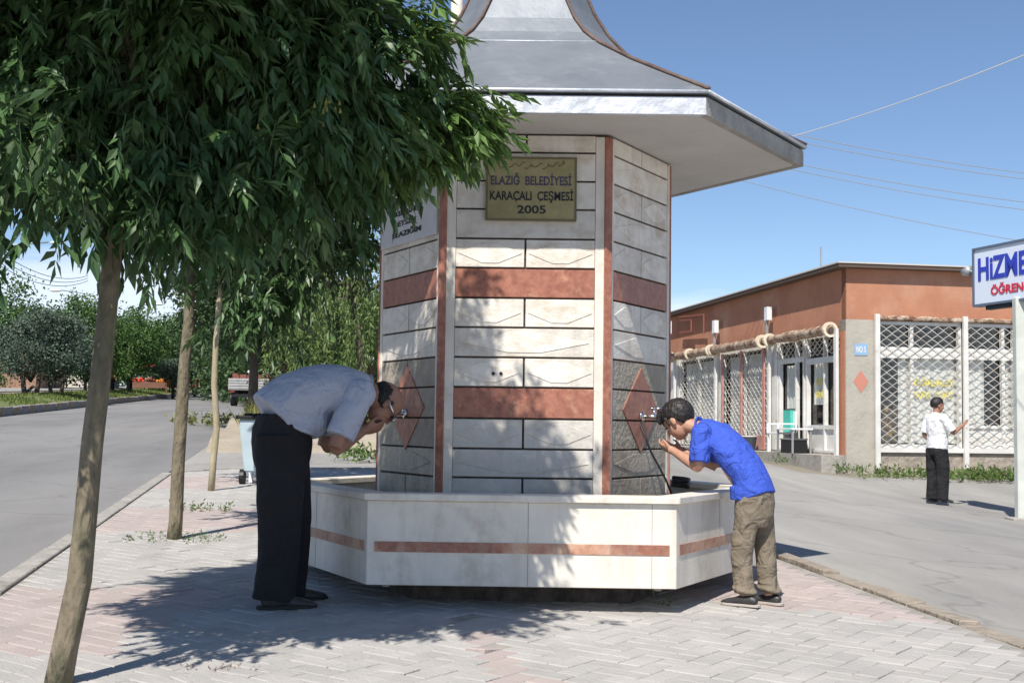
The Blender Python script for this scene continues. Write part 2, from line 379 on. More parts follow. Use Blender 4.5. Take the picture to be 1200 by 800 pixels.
def sprays(p, d, nl=9, L=0.20, ll=0.085, lw=0.013, droop=0.5):
    """compound leaves: nl leaflets along a rachis"""
    n = len(p); d = norm(d); up = np.array([[0, 0, 1.0]]).repeat(n, 0) + rng.normal(0, 0.25, (n, 3))
    s = norm(np.cross(d, up)); PP = []; DD = []; UU = []; LL = []
    pairs = (nl - 1) // 2
    for i in range(pairs):
        t = 0.25 + 0.75 * (i + 0.5) / pairs
        q = p + d * L * t - np.array([[0, 0, 1]]) * (L * 0.35 * t * t)
        for sg in (-1, 1):
            dd = d * 0.75 + s * sg * 0.62 + np.array([[0, 0, -droop]]) + rng.normal(0, 0.16, (n, 3))
            PP.append(q); DD.append(dd); UU.append(up); LL.append(ll * rng.uniform(0.6, 1.25, n))
    q = p + d * L - np.array([[0, 0, 1]]) * L * 0.35
    PP.append(q); DD.append(d + np.array([[0, 0, -droop * 1.2]]) + rng.normal(0, 0.12, (n, 3))); UU.append(up); LL.append(ll * 1.15 * np.ones(n))
    PP = np.concatenate(PP); DD = np.concatenate(DD); UU = np.concatenate(UU) + rng.normal(0, 0.3, (len(PP), 3)); LL = np.concatenate(LL)
    V1, F1 = leaves(PP, DD, UU, LL, LL * (lw / ll) * rng.uniform(.7, 1.25, len(LL)))
    V2, F2 = leaves(p - d * L * .25, d * L * 1.25 - np.array([[0, 0, L * .35]]), up, L * 1.3, .0022)
    return np.concatenate([V1, V2]), np.concatenate([F1, F2 + len(V1)])

# ------------------------------------------------------------------ terrain
A = R(9.4); SA, CA = math.sin(A), math.cos(A)
def uv2xy(u, v): return CA * u - SA * v, SA * u + CA * v
def xy2uv(x, y): return CA * x + SA * y, -SA * x + CA * y
def H(x, y):
    u, v = xy2uv(np.asarray(x, float), np.asarray(y, float))
    h = 0.03 * (np.minimum(v, 150) - 6.5)
    h = h - 0.09 * np.clip(u - 3.5, 0, 7.5)
    t = np.clip((u - 3.4) / 4.6, 0, 1); t = t * t * (3 - 2 * t)
    h = h + 0.032 * np.clip(v - 19.5, 0, 8) * t - 0.012 * np.clip(v - 27.5, 0, 20) * t
    t2 = np.clip((-13.4 - u) / 1.5, 0, 1)
    return h + 0.45 * t2
def Hp(x, y): return float(H(x, y))

def sheet(name, us, vs, dz, ms, fn=None, parent=None):
    U, V = np.meshgrid(us, vs, indexing='ij'); X, Y = uv2xy(U, V); Zz = H(X, Y) + dz
    if fn is not None: Zz = Zz + fn(U, V)
    n, m = U.shape; VV = np.stack([X, Y, Zz], -1).reshape(-1, 3)
    i, j = np.meshgrid(np.arange(n - 1), np.arange(m - 1), indexing='ij'); a = (i * m + j).ravel()
    F = np.stack([a, a + m, a + m + 1, a + 1], 1)
    return npmesh(name, VV, F, ms, parent, smooth=True)

def frange(a, b, s): return np.linspace(a, b, max(2, int(round(abs(b - a) / s)) + 1))
ug = np.unique(np.concatenate([[-400, -200, -90, -50, -30], frange(-21, -15, 2), [-14.9, -13.4, -10], frange(-8, 3.5, 2.3), frange(3.5, 11, 0.5), [15, 25, 60, 200, 400]]))
vg = np.unique(np.concatenate([[-60, -15], frange(-10, 40, 1), frange(42, 150, 6), [200, 400, 900]]))
tag(sheet('ground', ug, vg, -0.06, M_soil), 'bare dusty ground around the streets', kind='structure')

# left road, service road, far carriageway
v_r = np.unique(np.concatenate([frange(-10, 40, 1), frange(40, 150, 5), [200]]))
tag(sheet('road', frange(-8.85, -1.62, 0.8), v_r, -0.03, M_asph), 'grey worn asphalt road left of the paved island', kind='structure')
tag(sheet('service_road', np.unique(np.concatenate([[3.30, 3.4, 3.5], frange(3.5, 11, 0.5), [12, 14, 20, 34]])), np.unique(np.concatenate([frange(-10, 24.4, 0.7)])), -0.032, M_asph2), 'pale dusty street in front of the shops', kind='structure')
tag(sheet('side_street', np.unique(np.concatenate([[-1.6, 0, 2], frange(3.5, 9.9, 0.5)])), np.unique(np.concatenate([frange(24.4, 40, 1), [50, 70, 100]])), -0.034, M_asph2), 'pale dusty street running back past the shops', kind='structure')
tag(sheet('far_carriageway', frange(-21, -15.0, 2), v_r, -0.02, M_asph2), 'far carriageway behind the median', kind='structure')
tag(sheet('road_join', frange(-1.62, 3.4, 0.6), frange(17.3, 24.4, 0.7), -0.033, M_asph2), 'dusty asphalt behind the end of the paved island', kind='structure')

# paved island: every paver is cut and set in herringbone
U0, U1, V0, V1 = -1.50, 3.22, -2.0, 17.0
tag(sheet('sidewalk_bed', frange(U0, U1, 0.6), frange(V0, V1, 0.5), 0.0065, M_bed), 'sand bed below the pavers', kind='structure')
def pavers():
    s = 0.105; g = 0.003; c45 = math.cos(R(45)); V = []; F = []; MI = []
    N = 190
    def pink(u, v):
        w_ = 0.06 * math.sin(v * 3)
        if u < -0.55 + w_ * 3:
            if 5.6 < v < 7.3 or 9.9 < v < 11.7 or 13.8 < v < 15.6: return True
        if -0.6 < u < 2.0 and 9.9 < v < 11.7: return True
        if u > 1.85 + w_ * 2 and (5.75 + (3.3 - u) * 0.9) < v < 8.4: return True
        if abs((u - 0.95) - 0.10 * math.sin(v * 2)) < 0.07 and v < 5.9: return True
        return False
    for a in range(-N, N):
        for b in range(-N, N):
            k = (a - b) % 4
            if k == 0: du, dv = 2, 1
            elif k == 3: du, dv = 1, 2
            else: continue
            ca, cb = (a + du / 2) * s, (b + dv / 2) * s
            u = 0.8 + (ca - cb) * c45; v = 7.5 + (ca + cb) * c45
            if not (U0 + 0.04 < u < U1 - 0.04 and V0 < v < V1): continue
            if v > 16.2 - 0 and ((u - 0.86) / 2.4) ** 2 + ((v - 16.2) / 1.0) ** 2 > 1 and v > 16.2: continue
            sink = random.gauss(0, 0.0012); tx = random.gauss(0, 0.006); ty = random.gauss(0, 0.006); rz = random.gauss(0, 0.008)
            if random.random() < 0.035: tx *= 5; ty *= 5
            if v < 6.4 and -0.9 < u < 1.3 and random.random() < 0.16: tx = random.gauss(0, 0.06); ty = random.gauss(0, 0.06)
            if random.random() < 0.003: continue
            hu, hv = du * s / 2 - g, dv * s / 2 - g
            top = 0.012 + sink; o = len(V)
            for (inset, zz) in ((0, -0.05), (0, -0.004), (0.005, 0.0)):
                for (pu, pv) in ((-1, -1), (1, -1), (1, 1), (-1, 1)):
                    qa = pu * (hu - inset); qb = pv * (hv - inset)
                    qa, qb = qa - rz * qb, qb + rz * qa
                    uu = u + (qa - qb) * c45; vv = v + (qa + qb) * c45
                    x, y = uv2xy(uu, vv)
                    V.append((x, y, top + zz + tx * qa + ty * qb))
            for r_ in range(2):
                for q in range(4):
                    F.append((o + r_ * 4 + q, o + r_ * 4 + (q + 1) % 4, o + (r_ + 1) * 4 + (q + 1) % 4, o + (r_ + 1) * 4 + q))
            F.append((o + 8, o + 9, o + 10, o + 11))
            MI += [1 if pink(u, v) else 0] * 9
    V = np.array(V); V[:, 2] += H(V[:, 0], V[:, 1])
    return npmesh('sidewalk', V, np.array(F), [M_pav, M_pavp], None, np.array(MI))
tag(pavers(), 'grey and pink block paving of the island', kind='structure')

def strip(name, pts, wd, z0, z1, m, seg=1.0, gap=0.008, jit=0.0, label=None, mats=None):
    """row of kerb stones along a (u,v) polyline"""
    mb = MB()
    for (a, b) in zip(pts[:-1], pts[1:]):
        a = Vector(a); b = Vector(b); L = (b - a).length; n = max(1, int(round(L / seg))); d = (b - a) / n; t = d.normalized(); s = Vector((t.y, -t.x)) * wd / 2
        for i in range(n):
            p = a + d * i + t * gap; q = a + d * (i + 1) - t * gap
            j = [random.gauss(0, jit) for _ in range(5)]
            cs = [p - s, q - s, q + s, p + s]; lo = []; hi = []
            for k, c in enumerate(cs):
                x, y = uv2xy(c.x + j[4] * 0.5, c.y); h = Hp(x, y); lo.append((x, y, h + z0)); hi.append((x, y, h + z1 + j[4] + j[k] * 0.5))
            mb.add(lo + hi, [(0, 1, 2, 3), (7, 6, 5, 4), (4, 5, 1, 0), (5, 6, 2, 1), (6, 7, 3, 2), (7, 4, 0, 3)], (i % 2) if mats else 0)
    return tag(obj(name, mb, m, bevel=0.006), label, kind='structure')
strip('kerb', [(-1.57, -3), (-1.57, 16.2)], 0.12, -0.12, 0.018, M_kerb, 0.9, jit=0.004, label='pale flush kerb between road and paving')
strip('edge_kerb', [(3.28, -3), (3.28, 8.7), (3.28, 16.2)], 0.11, -0.16, 0.022, M_kerb2, 0.55, gap=0.003, jit=0.010, label='crumbling brown kerb on the right of the island')
strip('end_kerb', [(-1.5, 16.3), (-0.9, 17.0), (0.86, 17.25), (2.6, 17.0), (3.2, 16.3)], 0.12, -0.12, 0.03, M_kerb, 0.8, jit=0.006, label='kerb closing the far end of the island')
M_kst = [mat('grey_kerb_stone', (0.26, 0.25, 0.25), (0.20, 0.19, 0.19), 5, 0.9, 0.5, 10), mat('brown_kerb_stone', (0.24, 0.18, 0.13), (0.30, 0.26, 0.17), 5, 0.9, 0.5, 10)]
strip('median_kerb', [(-8.95, 5), (-8.95, 60), (-8.95, 150)], 0.3, -0.1, 0.24, M_kst, 1.2, gap=0.03, jit=0.01, label='low kerb stones along the grassy median', mats=True)
strip('median_back_kerb', [(-13.5, 5), (-13.5, 150)], 0.25, -0.1, 0.30, M_kst, 2.0, gap=0.03, label='kerb on the far side of the median', mats=True)
tag(sheet('median', frange(-13.45, -9.0, 0.6), np.unique(np.concatenate([frange(5, 60, 2), frange(60, 150, 6)])), 0.18, M_turf,
          fn=lambda U, V: 0.22 * np.sin(np.clip((U + 13.45) / 4.45, 0, 1) * math.pi)), 'grassy median bank', kind='structure')

# ------------------------------------------------------------------ fountain
FC = Vector((0.075, 7.79))
def hexp(hf, ho, ap, s=1.0, c=FC):
    q = [(-hf, -ap), (hf, -ap), (ho, 0), (hf, ap), (-hf, ap), (-ho, 0)]
    a = R(-0.6)
    return [Vector((c.x + s * (x * math.cos(a) - y * math.sin(a)), c.y + s * (x * math.sin(a) + y * math.cos(a)))) for x, y in q]
ftn = thing('drinking_fountain', (FC.x, FC.y, 0), 'white marble street fountain with hexagonal basin and galvanised pointed roof', 'fountain')

B = (0.775, 1.455, 1.33)
mb = MB(); mb.prism(hexp(*B, 0.74), -0.15, 0.16); obj('pedestal', mb, M_joint, ftn)
mb = MB(); mb.ring(hexp(*B, 1.0), hexp(*B, 0.93), 0.135, 0.555); mb.prism(hexp(*B, 0.935), 0.138, 0.22)
basin = obj('basin', mb, M_marble, ftn, bevel=0.003)
mb = MB(); mb.ring(hexp(*B, 1.018), hexp(*B, 0.905), 0.556, 0.592); obj('rim', mb, M_marble, ftn, bevel=0.004)
mb = MB()
hb = hexp(*B, 1.0)
for i in range(6):
    a, b = hb[i], hb[(i + 1) % 6]; t = (b - a).normalized(); nrm = Vector((t.y, -t.x)); L = (b - a).length
    n_ = 5; e0 = 0.035; seg = (L - 2 * e0) / n_
    for k in range(n_):
        p = a + t * (e0 + seg * k + 0.002) - nrm * 0.01
        mb.obox((p.x, p.y, 0.300), (t.x * (seg - 0.0015), t.y * (seg - 0.0015), 0), (nrm.x * 0.014, nrm.y * 0.014, 0), (0, 0, 0.052))
M_redb = mat('red_granite_band', (0.40, 0.18, 0.12), (0.27, 0.11, 0.075), 24, 0.45, 0.1, 80, c3=(0.60, 0.40, 0.27), s3=2.6, w3=(0.48, 0.66), streak=((0.5, 0.42, 0.34), 0.6), island=0.2)
obj('basin_band', mb, M_redb, basin)
mb = MB()
for i in range(6):
    a, b = hb[i], hb[(i + 1) % 6]; t = (b - a).normalized(); nrm = Vector((t.y, -t.x)); L = (b - a).length
    for f_ in ((0.52, 0.92) if i % 2 == 0 else (0.45,)):
        p = a + t * L * f_ - nrm * 0.002
        mb.obox((p.x, p.y, 0.14), (t.x * 0.003, t.y * 0.003, 0), (nrm.x * 0.0035, nrm.y * 0.0035, 0), (0, 0, 0.158))
        mb.obox((p.x, p.y, 0.354), (t.x * 0.003, t.y * 0.003, 0), (nrm.x * 0.0035, nrm.y * 0.0035, 0), (0, 0, 0.2))
obj('slab_joint', mb, mat('grey_joint', (0.33, 0.31, 0.28)), basin)
# standing water
M_water = mat('still_water', (0.05, 0.055, 0.05), rough=0.05, spec=0.6)
mb = MB(); mb.prism(hexp(*B, 0.925), 0.221, 0.26); obj('water', mb, M_water, ftn)
mb = MB()
for (fx, fy) in ((-0.70, -1.22), (0.68, -1.24)):
    mb.tube([(FC.x + fx, FC.y + fy, 0.139), (FC.x + fx, FC.y + fy, 0.115)], 0.02, 8)
obj('drain_stub', mb, M_kerb, basin)

# column
Cc = (0.448, 0.868, 0.775)
zf = lambda y: P(617, y, 7.0).z
ys = [150, 179, 212.4, 245.4, 280, 314.5, 349.5, 384, 419, 454, 490.6, 526, 560, 640]
zs = [zf(y) for y in ys]
ZT = 2.54
mb = MB(); mb.prism(hexp(*Cc, 1.0), 0.2, ZT); column = obj('column', mb, M_joint, ftn)
core = hexp(*Cc, 1.0)
def face(i):
    a, b = core[i], core[(i + 1) % 6]; t = (b - a); L = t.length; t = t / L; nrm = Vector((t.y, -t.x))
    return a, t, nrm, L
def slab(mb, F_, s0, s1, z0, z1, th, off=0.0, mi=0):
    a, t, n, L = F_; p = a + t * s0 + n * off
    mb.obox((p.x, p.y, z0), (t.x * (s1 - s0), t.y * (s1 - s0), 0), (n.x * th, n.y * th, 0), (0, 0, z1 - z0), mi)
def poly(mb, F_, pts, th, off, mi=0):
    a, t, n, L = F_
    q = [(a.x + t.x * s + n.x * off, a.y + t.y * s + n.y * off, z) for s, z in pts]
    mb.extrude(q, (n.x * th, n.y * th, 0), mi)
G = 0.011; TH = 0.018
splitrows = {0: 1, 4: 1, 6: 1, 8: 1, 10: 1, 12: 1, 2: 1}
for fi in range(6):
    Fc = face(fi); L = Fc[3]; front = fi in (0, 3)
    blk, red, rough, rel, wetshade = MB(), MB(), MB(), MB(), MB()
    e = 0.066 if front else 0.050
    for r_ in range(13):
        z1 = min(zs[r_], ZT) - G / 2 - (0 if r_ else -G / 2); z0 = max(zs[r_ + 1], 0.22) + G / 2
        isred = (r_ == 5) or (front and r_ == 9)
        tgt = red if isred else (rough if (not front and r_ in (8, 9, 10) and fi in (1, 5)) else blk)
        if r_ >= (10 if front else 11) and not isred: tgt = wetshade  # lower front rows have shade painted into their colour; side rows are stained
        parts = [(e, L - e)]
        if not isred and r_ in splitrows and not (front and r_ == 2):
            parts = [(e, L / 2 - G / 2), (L / 2 + G / 2, L - e)]
        if isred:
            red = MB(); slab(red, Fc, e, L - e, z0, z1, TH); obj('red_panel', red, M_red, column, bevel=0.002); continue
        for (s0, s1) in parts:
            slab(tgt, Fc, s0, s1, z0, z1, TH)
            if not isred and tgt in (blk, wetshade) and r_ < 12 and r_ > 0 and (r_ not in (1, 2, 3) or not front):
                rel = MB(); m_ = (s0 + s1) / 2; zc = (z0 + z1) / 2; hw = (s1 - s0) * 0.47; hh = (z1 - z0) * 0.36
                poly(rel, Fc, [(m_ - hw, zc), (m_ - hw * 0.25, zc - hh), (m_ + hw * 0.25, zc - hh), (m_ + hw, zc), (m_ + hw * 0.25, zc + hh), (m_ - hw * 0.25, zc + hh)], 0.0035, TH)
                obj('raised_rhombus', rel, (M_shaded if front else M_wet) if tgt is wetshade else M_marble2, column, bevel=0.0015)
    obj('stone_course', blk, M_marble2, column, bevel=0.002)
    if wetshade.v: obj('stained_shaded_course', wetshade, M_shaded if front else M_wet, column, bevel=0.002)
    if rough.v: obj('rough_course', rough, M_rough, column)
    pil = MB()
    ew = e - 0.0015
    slab(pil, Fc, 0.012, ew, 0.225, ZT - 0.005, TH + 0.003); slab(pil, Fc, L - ew, L - 0.012, 0.225, ZT - 0.005, TH + 0.003)
    obj('pilaster', pil, M_marble, column, bevel=0.002)
    if fi in (1, 5, 2, 4):
        dm = MB(); zc = P(0, 478, 7.38).z if False else 1.035; m_ = L / 2; hw = 0.255; hh = 0.243
        cutz = [zs[9], zs[10]]
        lv = [zc + hh] + [z for z in (zs[8], zs[9], zs[10]) if zc - hh + 0.01 < z < zc + hh - 0.01] + [zc - hh]
        def wz(z): return hw * (1 - abs(z - zc) / hh)
        for za, zb in zip(lv[:-1], lv[1:]):
            za2 = za - (G / 2 if za != lv[0] else 0); zb2 = zb + (G / 2 if zb != lv[-1] else 0)
            pts = [(m_ - wz(za2), za2), (m_ + wz(za2), za2)]
            if zb2 < zc < za2: pts.append((m_ + hw, zc))
            pts += [(m_ + wz(zb2), zb2), (m_ - wz(zb2), zb2)]
            if zb2 < zc < za2: pts.append((m_ - hw, zc))
            pts = [p for k, p in enumerate(pts) if (Vector(p) - Vector(pts[k - 1])).length > 1e-4]
            poly(dm, Fc, pts[::-1], 0.006, TH)
        obj('red_diamond', dm, M_red, column)
# corner strips
for i in range(6):
    p = core[i]; d = (p - FC).normalized(); t = Vector((-d.y, d.x)); mb = MB(); q = p - t * 0.024 - d * 0.005
    mb.obox((q.x, q.y, 0.224), (t.x * 0.048, t.y * 0.048, 0), (d.x * 0.026, d.y * 0.026, 0), (0, 0, ZT - 0.23))
    # groove lines between strip pieces come from separate lengths
    obj('corner_strip', mb, M_red, column, bevel=0.002)

# brass plaque
Ff = face(0)
def fpt(x, y, Z=6.97): return P(x, y, Z)
p0 = fpt(569, 258); p1 = fpt(676, 185)
pl = MB(); pl.box(p0.x, p1.x, 6.965, 6.992, p0.z, p1.z)
plq = obj('plaque', pl, M_brass, ftn, bevel=0.002)
fr = MB(); t_ = 0.010
for (a0, a1, b0, b1) in ((p0.x, p1.x, p0.z, p0.z + t_), (p0.x, p1.x, p1.z - t_, p1.z), (p0.x, p0.x + t_, p0.z + t_, p1.z - t_), (p1.x - t_, p1.x, p0.z + t_, p1.z - t_)):
    fr.box(a0 - 0.001, a1 + 0.001, 6.960, 6.9645, b0, b1)
obj('plaque_frame', fr, mat('dark_bronze', (0.16, 0.13, 0.07), rough=0.5, metal=0.3), plq)
def ptext(s, x0, y0, x1, y1, m, bold=0.0):
    a = P(x0, y0, 6.964); b = P(x1, y1, 6.964)
    return text('lettering', s, m, plq, (a.x, 6.9645, a.z), (1, 0, 0), (0, 0, 1), b.x - a.x, b.z - a.z, 0.003, bold)
ptext('ELAZIĞ  BELEDİYESİ', 575, 216.5, 670, 203.5, M_inkb, 0.022)
ptext('KARAÇALI  ÇEŞMESİ', 574, 237, 672, 221.5, M_ink, 0.022)
ptext('2005', 606, 250, 639.5, 241, M_ink, 0.02)
sq = MB(); rr = random.Random(3)
x = 588
while x < 660:
    L = rr.uniform(5, 12); y = 194 + rr.uniform(-2, 2); pts = []
    for k in range(7):
        q = k / 6; pts.append(P(x + L * q, y + 2.2 * math.sin(q * 5 + rr.random()), 6.963))
    sq.tube([(p.x, 6.9640, p.z) for p in pts], 0.0028, 5)
    if rr.random() < 0.7:
        a = P(x + L * .7, y - 4.5, 6.963); b = P(x + L * .7 + 1, y + .5, 6.963); sq.tube([(a.x, 6.964, a.z), (b.x, 6.964, b.z)], 0.0022, 5)
    x += L * 0.95
obj('calligraphy', sq, M_gold, plq)

# marble tablet on left face (face index 5 runs from outer-left corner to front-left corner)
Fl = face(5); Ll = Fl[3]
tb = MB(); slab(tb, Fl, 0.035, Ll - 0.035, zf(274), zf(190), 0.012, TH + 0.0045)
M_tab = mat('grey_white_tablet', (0.60, 0.60, 0.62), (0.52, 0.52, 0.54), 4, 0.35, 0.05, 40)
tabl = obj('marble_tablet', tb, M_tab, ftn, bevel=0.002)
a, t, n, L = Fl
def ttext(s, s0, s1, z0, z1, bold=0.03):
    o = a + t * s0 + n * (TH + 0.0165)
    text('lettering', s, M_ink, tabl, (o.x, o.y, z0), (t.x, t.y, 0), (0, 0, 1), s1 - s0, z1 - z0, 0.003, bold)
zc0 = zf(200)
for k, (s_, s0, s1) in enumerate((('SUYUNU', .20, .68), ('İÇEN HERKES', .12, .76), ('KENDİNE', .26, .58), ('ETSİN', .30, .56), ('ELAZIĞIM', .22, .64))):
    zt = zf(203 + k * 13.2); ttext(s_, s0, s1, zt - 0.042, zt)

# taps on the two side faces, black hose from the right one
def tap(fi, zc):
    Ft = face(fi); a, t, n, L = Ft; c = a + t * (L / 2) ; n3 = Vector((n.x, n.y, 0)); t3 = Vector((t.x, t.y, 0)); c3 = Vector((c.x, c.y, zc)) + n3 * (TH + 0.006)
    mb = MB(); mb.tube([c3, c3 + n3 * 0.012], 0.028, 14); mb.tube([c3, c3 + n3 * 0.11], [0.012, 0.014], 10)
    mb.tube([c3 + n3 * 0.095, c3 + n3 * 0.14 + Vector((0, 0, -0.008)), c3 + n3 * 0.155 + Vector((0, 0, -0.05))], [0.013, 0.012, 0.010], 10)
    mb.tube([c3 + n3 * 0.08, c3 + n3 * 0.08 + Vector((0, 0, 0.04))], 0.012, 10)
    o = obj('faucet', mb, M_chrome, ftn, smooth=True)
    h = MB(); q = c3 + n3 * 0.08 + Vector((0, 0, 0.046)); h.tube([q - t3 * 0.035, q + t3 * 0.035], [0.006, 0.006], 8); h.tube([q - n3 * 0.02, q + n3 * 0.05], [0.006, 0.008], 8)
    obj('handle', h, M_chrome, o, smooth=True); return c3, n3
tap(5, 1.00)
c3, n3 = tap(1, 1.00)
h = MB(); h.tube([c3 + n3 * 0.02 + Vector((-.03, 0, -0.03)), c3 + n3 * 0.03 + Vector((.03, 0.01, -0.2)), c3 + n3 * 0.04 + Vector((.11, .03, -0.36)), c3 + n3 * 0.05 + Vector((.14, .05, -0.45)), c3 + n3 * 0.07 + Vector((.15, .06, -0.62))], 0.006, 7)
obj('rubber_hose', h, M_black, ftn, smooth=True)
hk = MB()
for fi, (xx, yy) in ((0, (578, 437.5)), (0, (587, 437.5))):
    p = P(xx, yy, 6.985); hk.tube([(p.x, 6.99, p.z), (p.x, 7.02, p.z)], 0.010, 8)
obj('tap_hole', hk, M_ink, column)

# roof
RF = (0.926, 1.70, 1.275)
zb, zt = 2.547, 2.642
mb = MB(); mb.prism(hexp(*RF, 0.985), zb + 0.004, zb + 0.03); roof_s = obj('soffit', mb, M_plaster, ftn)
mb = MB(); pts = hexp(*RF, 1.0); pin = hexp(*RF, 0.97)
for i in (0,):
    a, b = pts[i], pts[i + 1]; a2, b2 = pin[i], pin[i + 1]
    mb.add([(a.x, a.y, zb), (b.x, b.y, zb), (b.x, b.y, zt), (a.x, a.y, zt), (a2.x, a2.y, zb), (b2.x, b2.y, zb), (b2.x, b2.y, zt), (a2.x, a2.y, zt)],
           [(0, 1, 2, 3), (1, 0, 4, 5), (3, 2, 6, 7), (1, 5, 6, 2), (4, 0, 3, 7), (5, 4, 7, 6)])
obj('metal_fascia', mb, M_galvb, ftn, bevel=0.003)
mb = MB()
for i in range(1, 6):
    a, b = pts[i], pts[(i + 1) % 6]; a2, b2 = pin[i], pin[(i + 1) % 6]
    if i == 1: a = a + (b - a) * 0.003; a2 = a2 + (b2 - a2) * 0.003
    if i == 5: b = b + (a - b) * 0.003; b2 = b2 + (a2 - b2) * 0.003
    mb.add([(a.x, a.y, zb), (b.x, b.y, zb), (b.x, b.y, zt), (a.x, a.y, zt), (a2.x, a2.y, zb), (b2.x, b2.y, zb), (b2.x, b2.y, zt), (a2.x, a2.y, zt)],
           [(0, 1, 2, 3), (1, 0, 4, 5), (3, 2, 6, 7), (1, 5, 6, 2), (4, 0, 3, 7), (5, 4, 7, 6)])
obj('cement_fascia', mb, M_fplaster, ftn)
mb = MB(); mb.prism(hexp(*RF, 0.985), zt + .001, 2.654); obj('eave_gap', mb, M_joint, ftn)
prof = [(1.008, 2.655), (1.008, 2.676), (0.80, 2.835), (0.62, 2.975), (0.45, 3.125), (0.41, 3.165), (0.35, 3.235), (0.29, 3.34), (0.24, 3.47), (0.19, 3.66), (0.15, 3.9), (0.11, 4.2), (0.06, 4.7), (0.02, 5.1)]
mb = MB(); n = 6; vs = []
for s_, z in prof: vs += [(p.x, p.y, z) for p in hexp(*RF, s_)]
fs = [tuple(range(6))[::-1]]
for i in range(len(prof) - 1):
    for k in range(6): fs.append((i * 6 + k, i * 6 + (k + 1) % 6, (i + 1) * 6 + (k + 1) % 6, (i + 1) * 6 + k))
fs.append(tuple(range((len(prof) - 1) * 6, len(prof) * 6)))
mb.add(vs, fs); roof = obj('roof', mb, M_galv, ftn)
mb = MB()
for k in range(6):
    mb.tube([(hexp(*RF, s_ + 0.004)[k].x, hexp(*RF, s_ + 0.004)[k].y, z + 0.006) for s_, z in prof[1:]], [0.011] * 9 + [0.009] * 4, 6)
obj('ridge_trim', mb, M_ridge, roof, smooth=True)
mb = MB()
for (s_, z) in ((0.43, 3.146), (1.009, 2.666)):
    hp = hexp(*RF, s_)
    for k in range(6): mb.tube([(hp[k].x, hp[k].y, z), (hp[(k + 1) % 6].x, hp[(k + 1) % 6].y, z)], 0.005 if z > 3 else 0.010, 6)
obj('sheet_seam', mb, M_galvb, roof, smooth=True)
mb = MB(); mb.sph((FC.x, FC.y, 5.15), 0.07); mb.tube([(FC.x, FC.y, 5.1), (FC.x, FC.y, 5.5)], [0.03, 0.006]); obj('finial', mb, M_galvb, roof, smooth=True)

# small black hose coil lying on the right of the rim
pc = P(797, 574, 7.35); hc = thing('hose_coil', (pc.x, pc.y, 0.592), 'small black rubber coil lying on the basin rim beside the boy', 'hose')
mb = MB()
pts = [(pc.x + 0.045 * math.cos(q * 0.9) * (1 + .1 * math.sin(q)), pc.y + 0.045 * math.sin(q * 0.9), 0.602 + 0.003 * q) for q in range(18)]
mb.tube(pts, 0.012, 7); obj('coil', mb, M_black, hc, smooth=True)

# ------------------------------------------------------------------ shop building
M_wallr = mat('terracotta_paint', (0.47, 0.215, 0.125), (0.40, 0.175, 0.105), 1.2, 0.9, 0.2, 20, c3=(0.50, 0.29, 0.20), s3=0.7, w3=(0.5, 0.75), streak=((0.30, 0.16, 0.11), 0.35))
M_wallg = mat('grey_cement_render', (0.44, 0.41, 0.35), (0.37, 0.345, 0.295), 1.5, 0.95, 0.3, 16, c3=(0.30, 0.26, 0.22), s3=1.5, w3=(0.55, 0.75))
M_rubble = mat('rubble_footing', (0.40, 0.35, 0.29), (0.28, 0.24, 0.20), 4, 0.95, 0.9, 9)
M_wpaint = mat('old_white_paint', (0.72, 0.71, 0.68), (0.62, 0.60, 0.56), 3, 0.6, 0.1, 20, c3=(0.38, 0.26, 0.17), s3=4, w3=(0.62, 0.74))
M_cap = mat('dark_roof_edge', (0.10, 0.07, 0.055), rough=0.8)
M_grille = mat('painted_shutter_wire', (0.62, 0.60, 0.55), (0.50, 0.46, 0.40), 5, 0.6, c3=(0.32, 0.2, 0.12), s3=5, w3=(0.55, 0.7))
M_grillp = mat('pink_red_shutter_frame', (0.50, 0.20, 0.17), (0.55, 0.33, 0.28), 4, 0.7)
M_roll = mat('rusted_cream_roll', (0.50, 0.42, 0.33), (0.30, 0.18, 0.11), 4, 0.85, 0.6, 15, c3=(0.17, 0.085, 0.05), s3=6, w3=(0.47, 0.58))
M_inside = mat('dim_shop_interior', (0.10, 0.085, 0.07), (0.05, 0.045, 0.04), 2, 0.9)
M_insb = mat('interior_goods', (0.20, 0.12, 0.08), (0.10, 0.10, 0.11), 4, 0.8, c3=(0.4, 0.3, 0.08), s3=3, w3=(0.55, 0.62))
M_curt = mat('white_net_curtain', (0.85, 0.86, 0.87), (0.70, 0.71, 0.72), 7, 0.9, 0.4, 12, stretch=(1, 1, 0.15), trans=0.05)
M_yel = mat('yellow_window_lettering', (0.72, 0.62, 0.12), rough=0.7)
M_glass = glass_mat('window_glass', (0.97, 0.97, 0.95), 0.07)
M_blue = mat('pale_blue_number_plate', (0.25, 0.42, 0.62), rough=0.5)
M_metal = mat('grey_steel', (0.42, 0.43, 0.44), (0.32, 0.33, 0.34), 6, 0.5, metal=0.5)

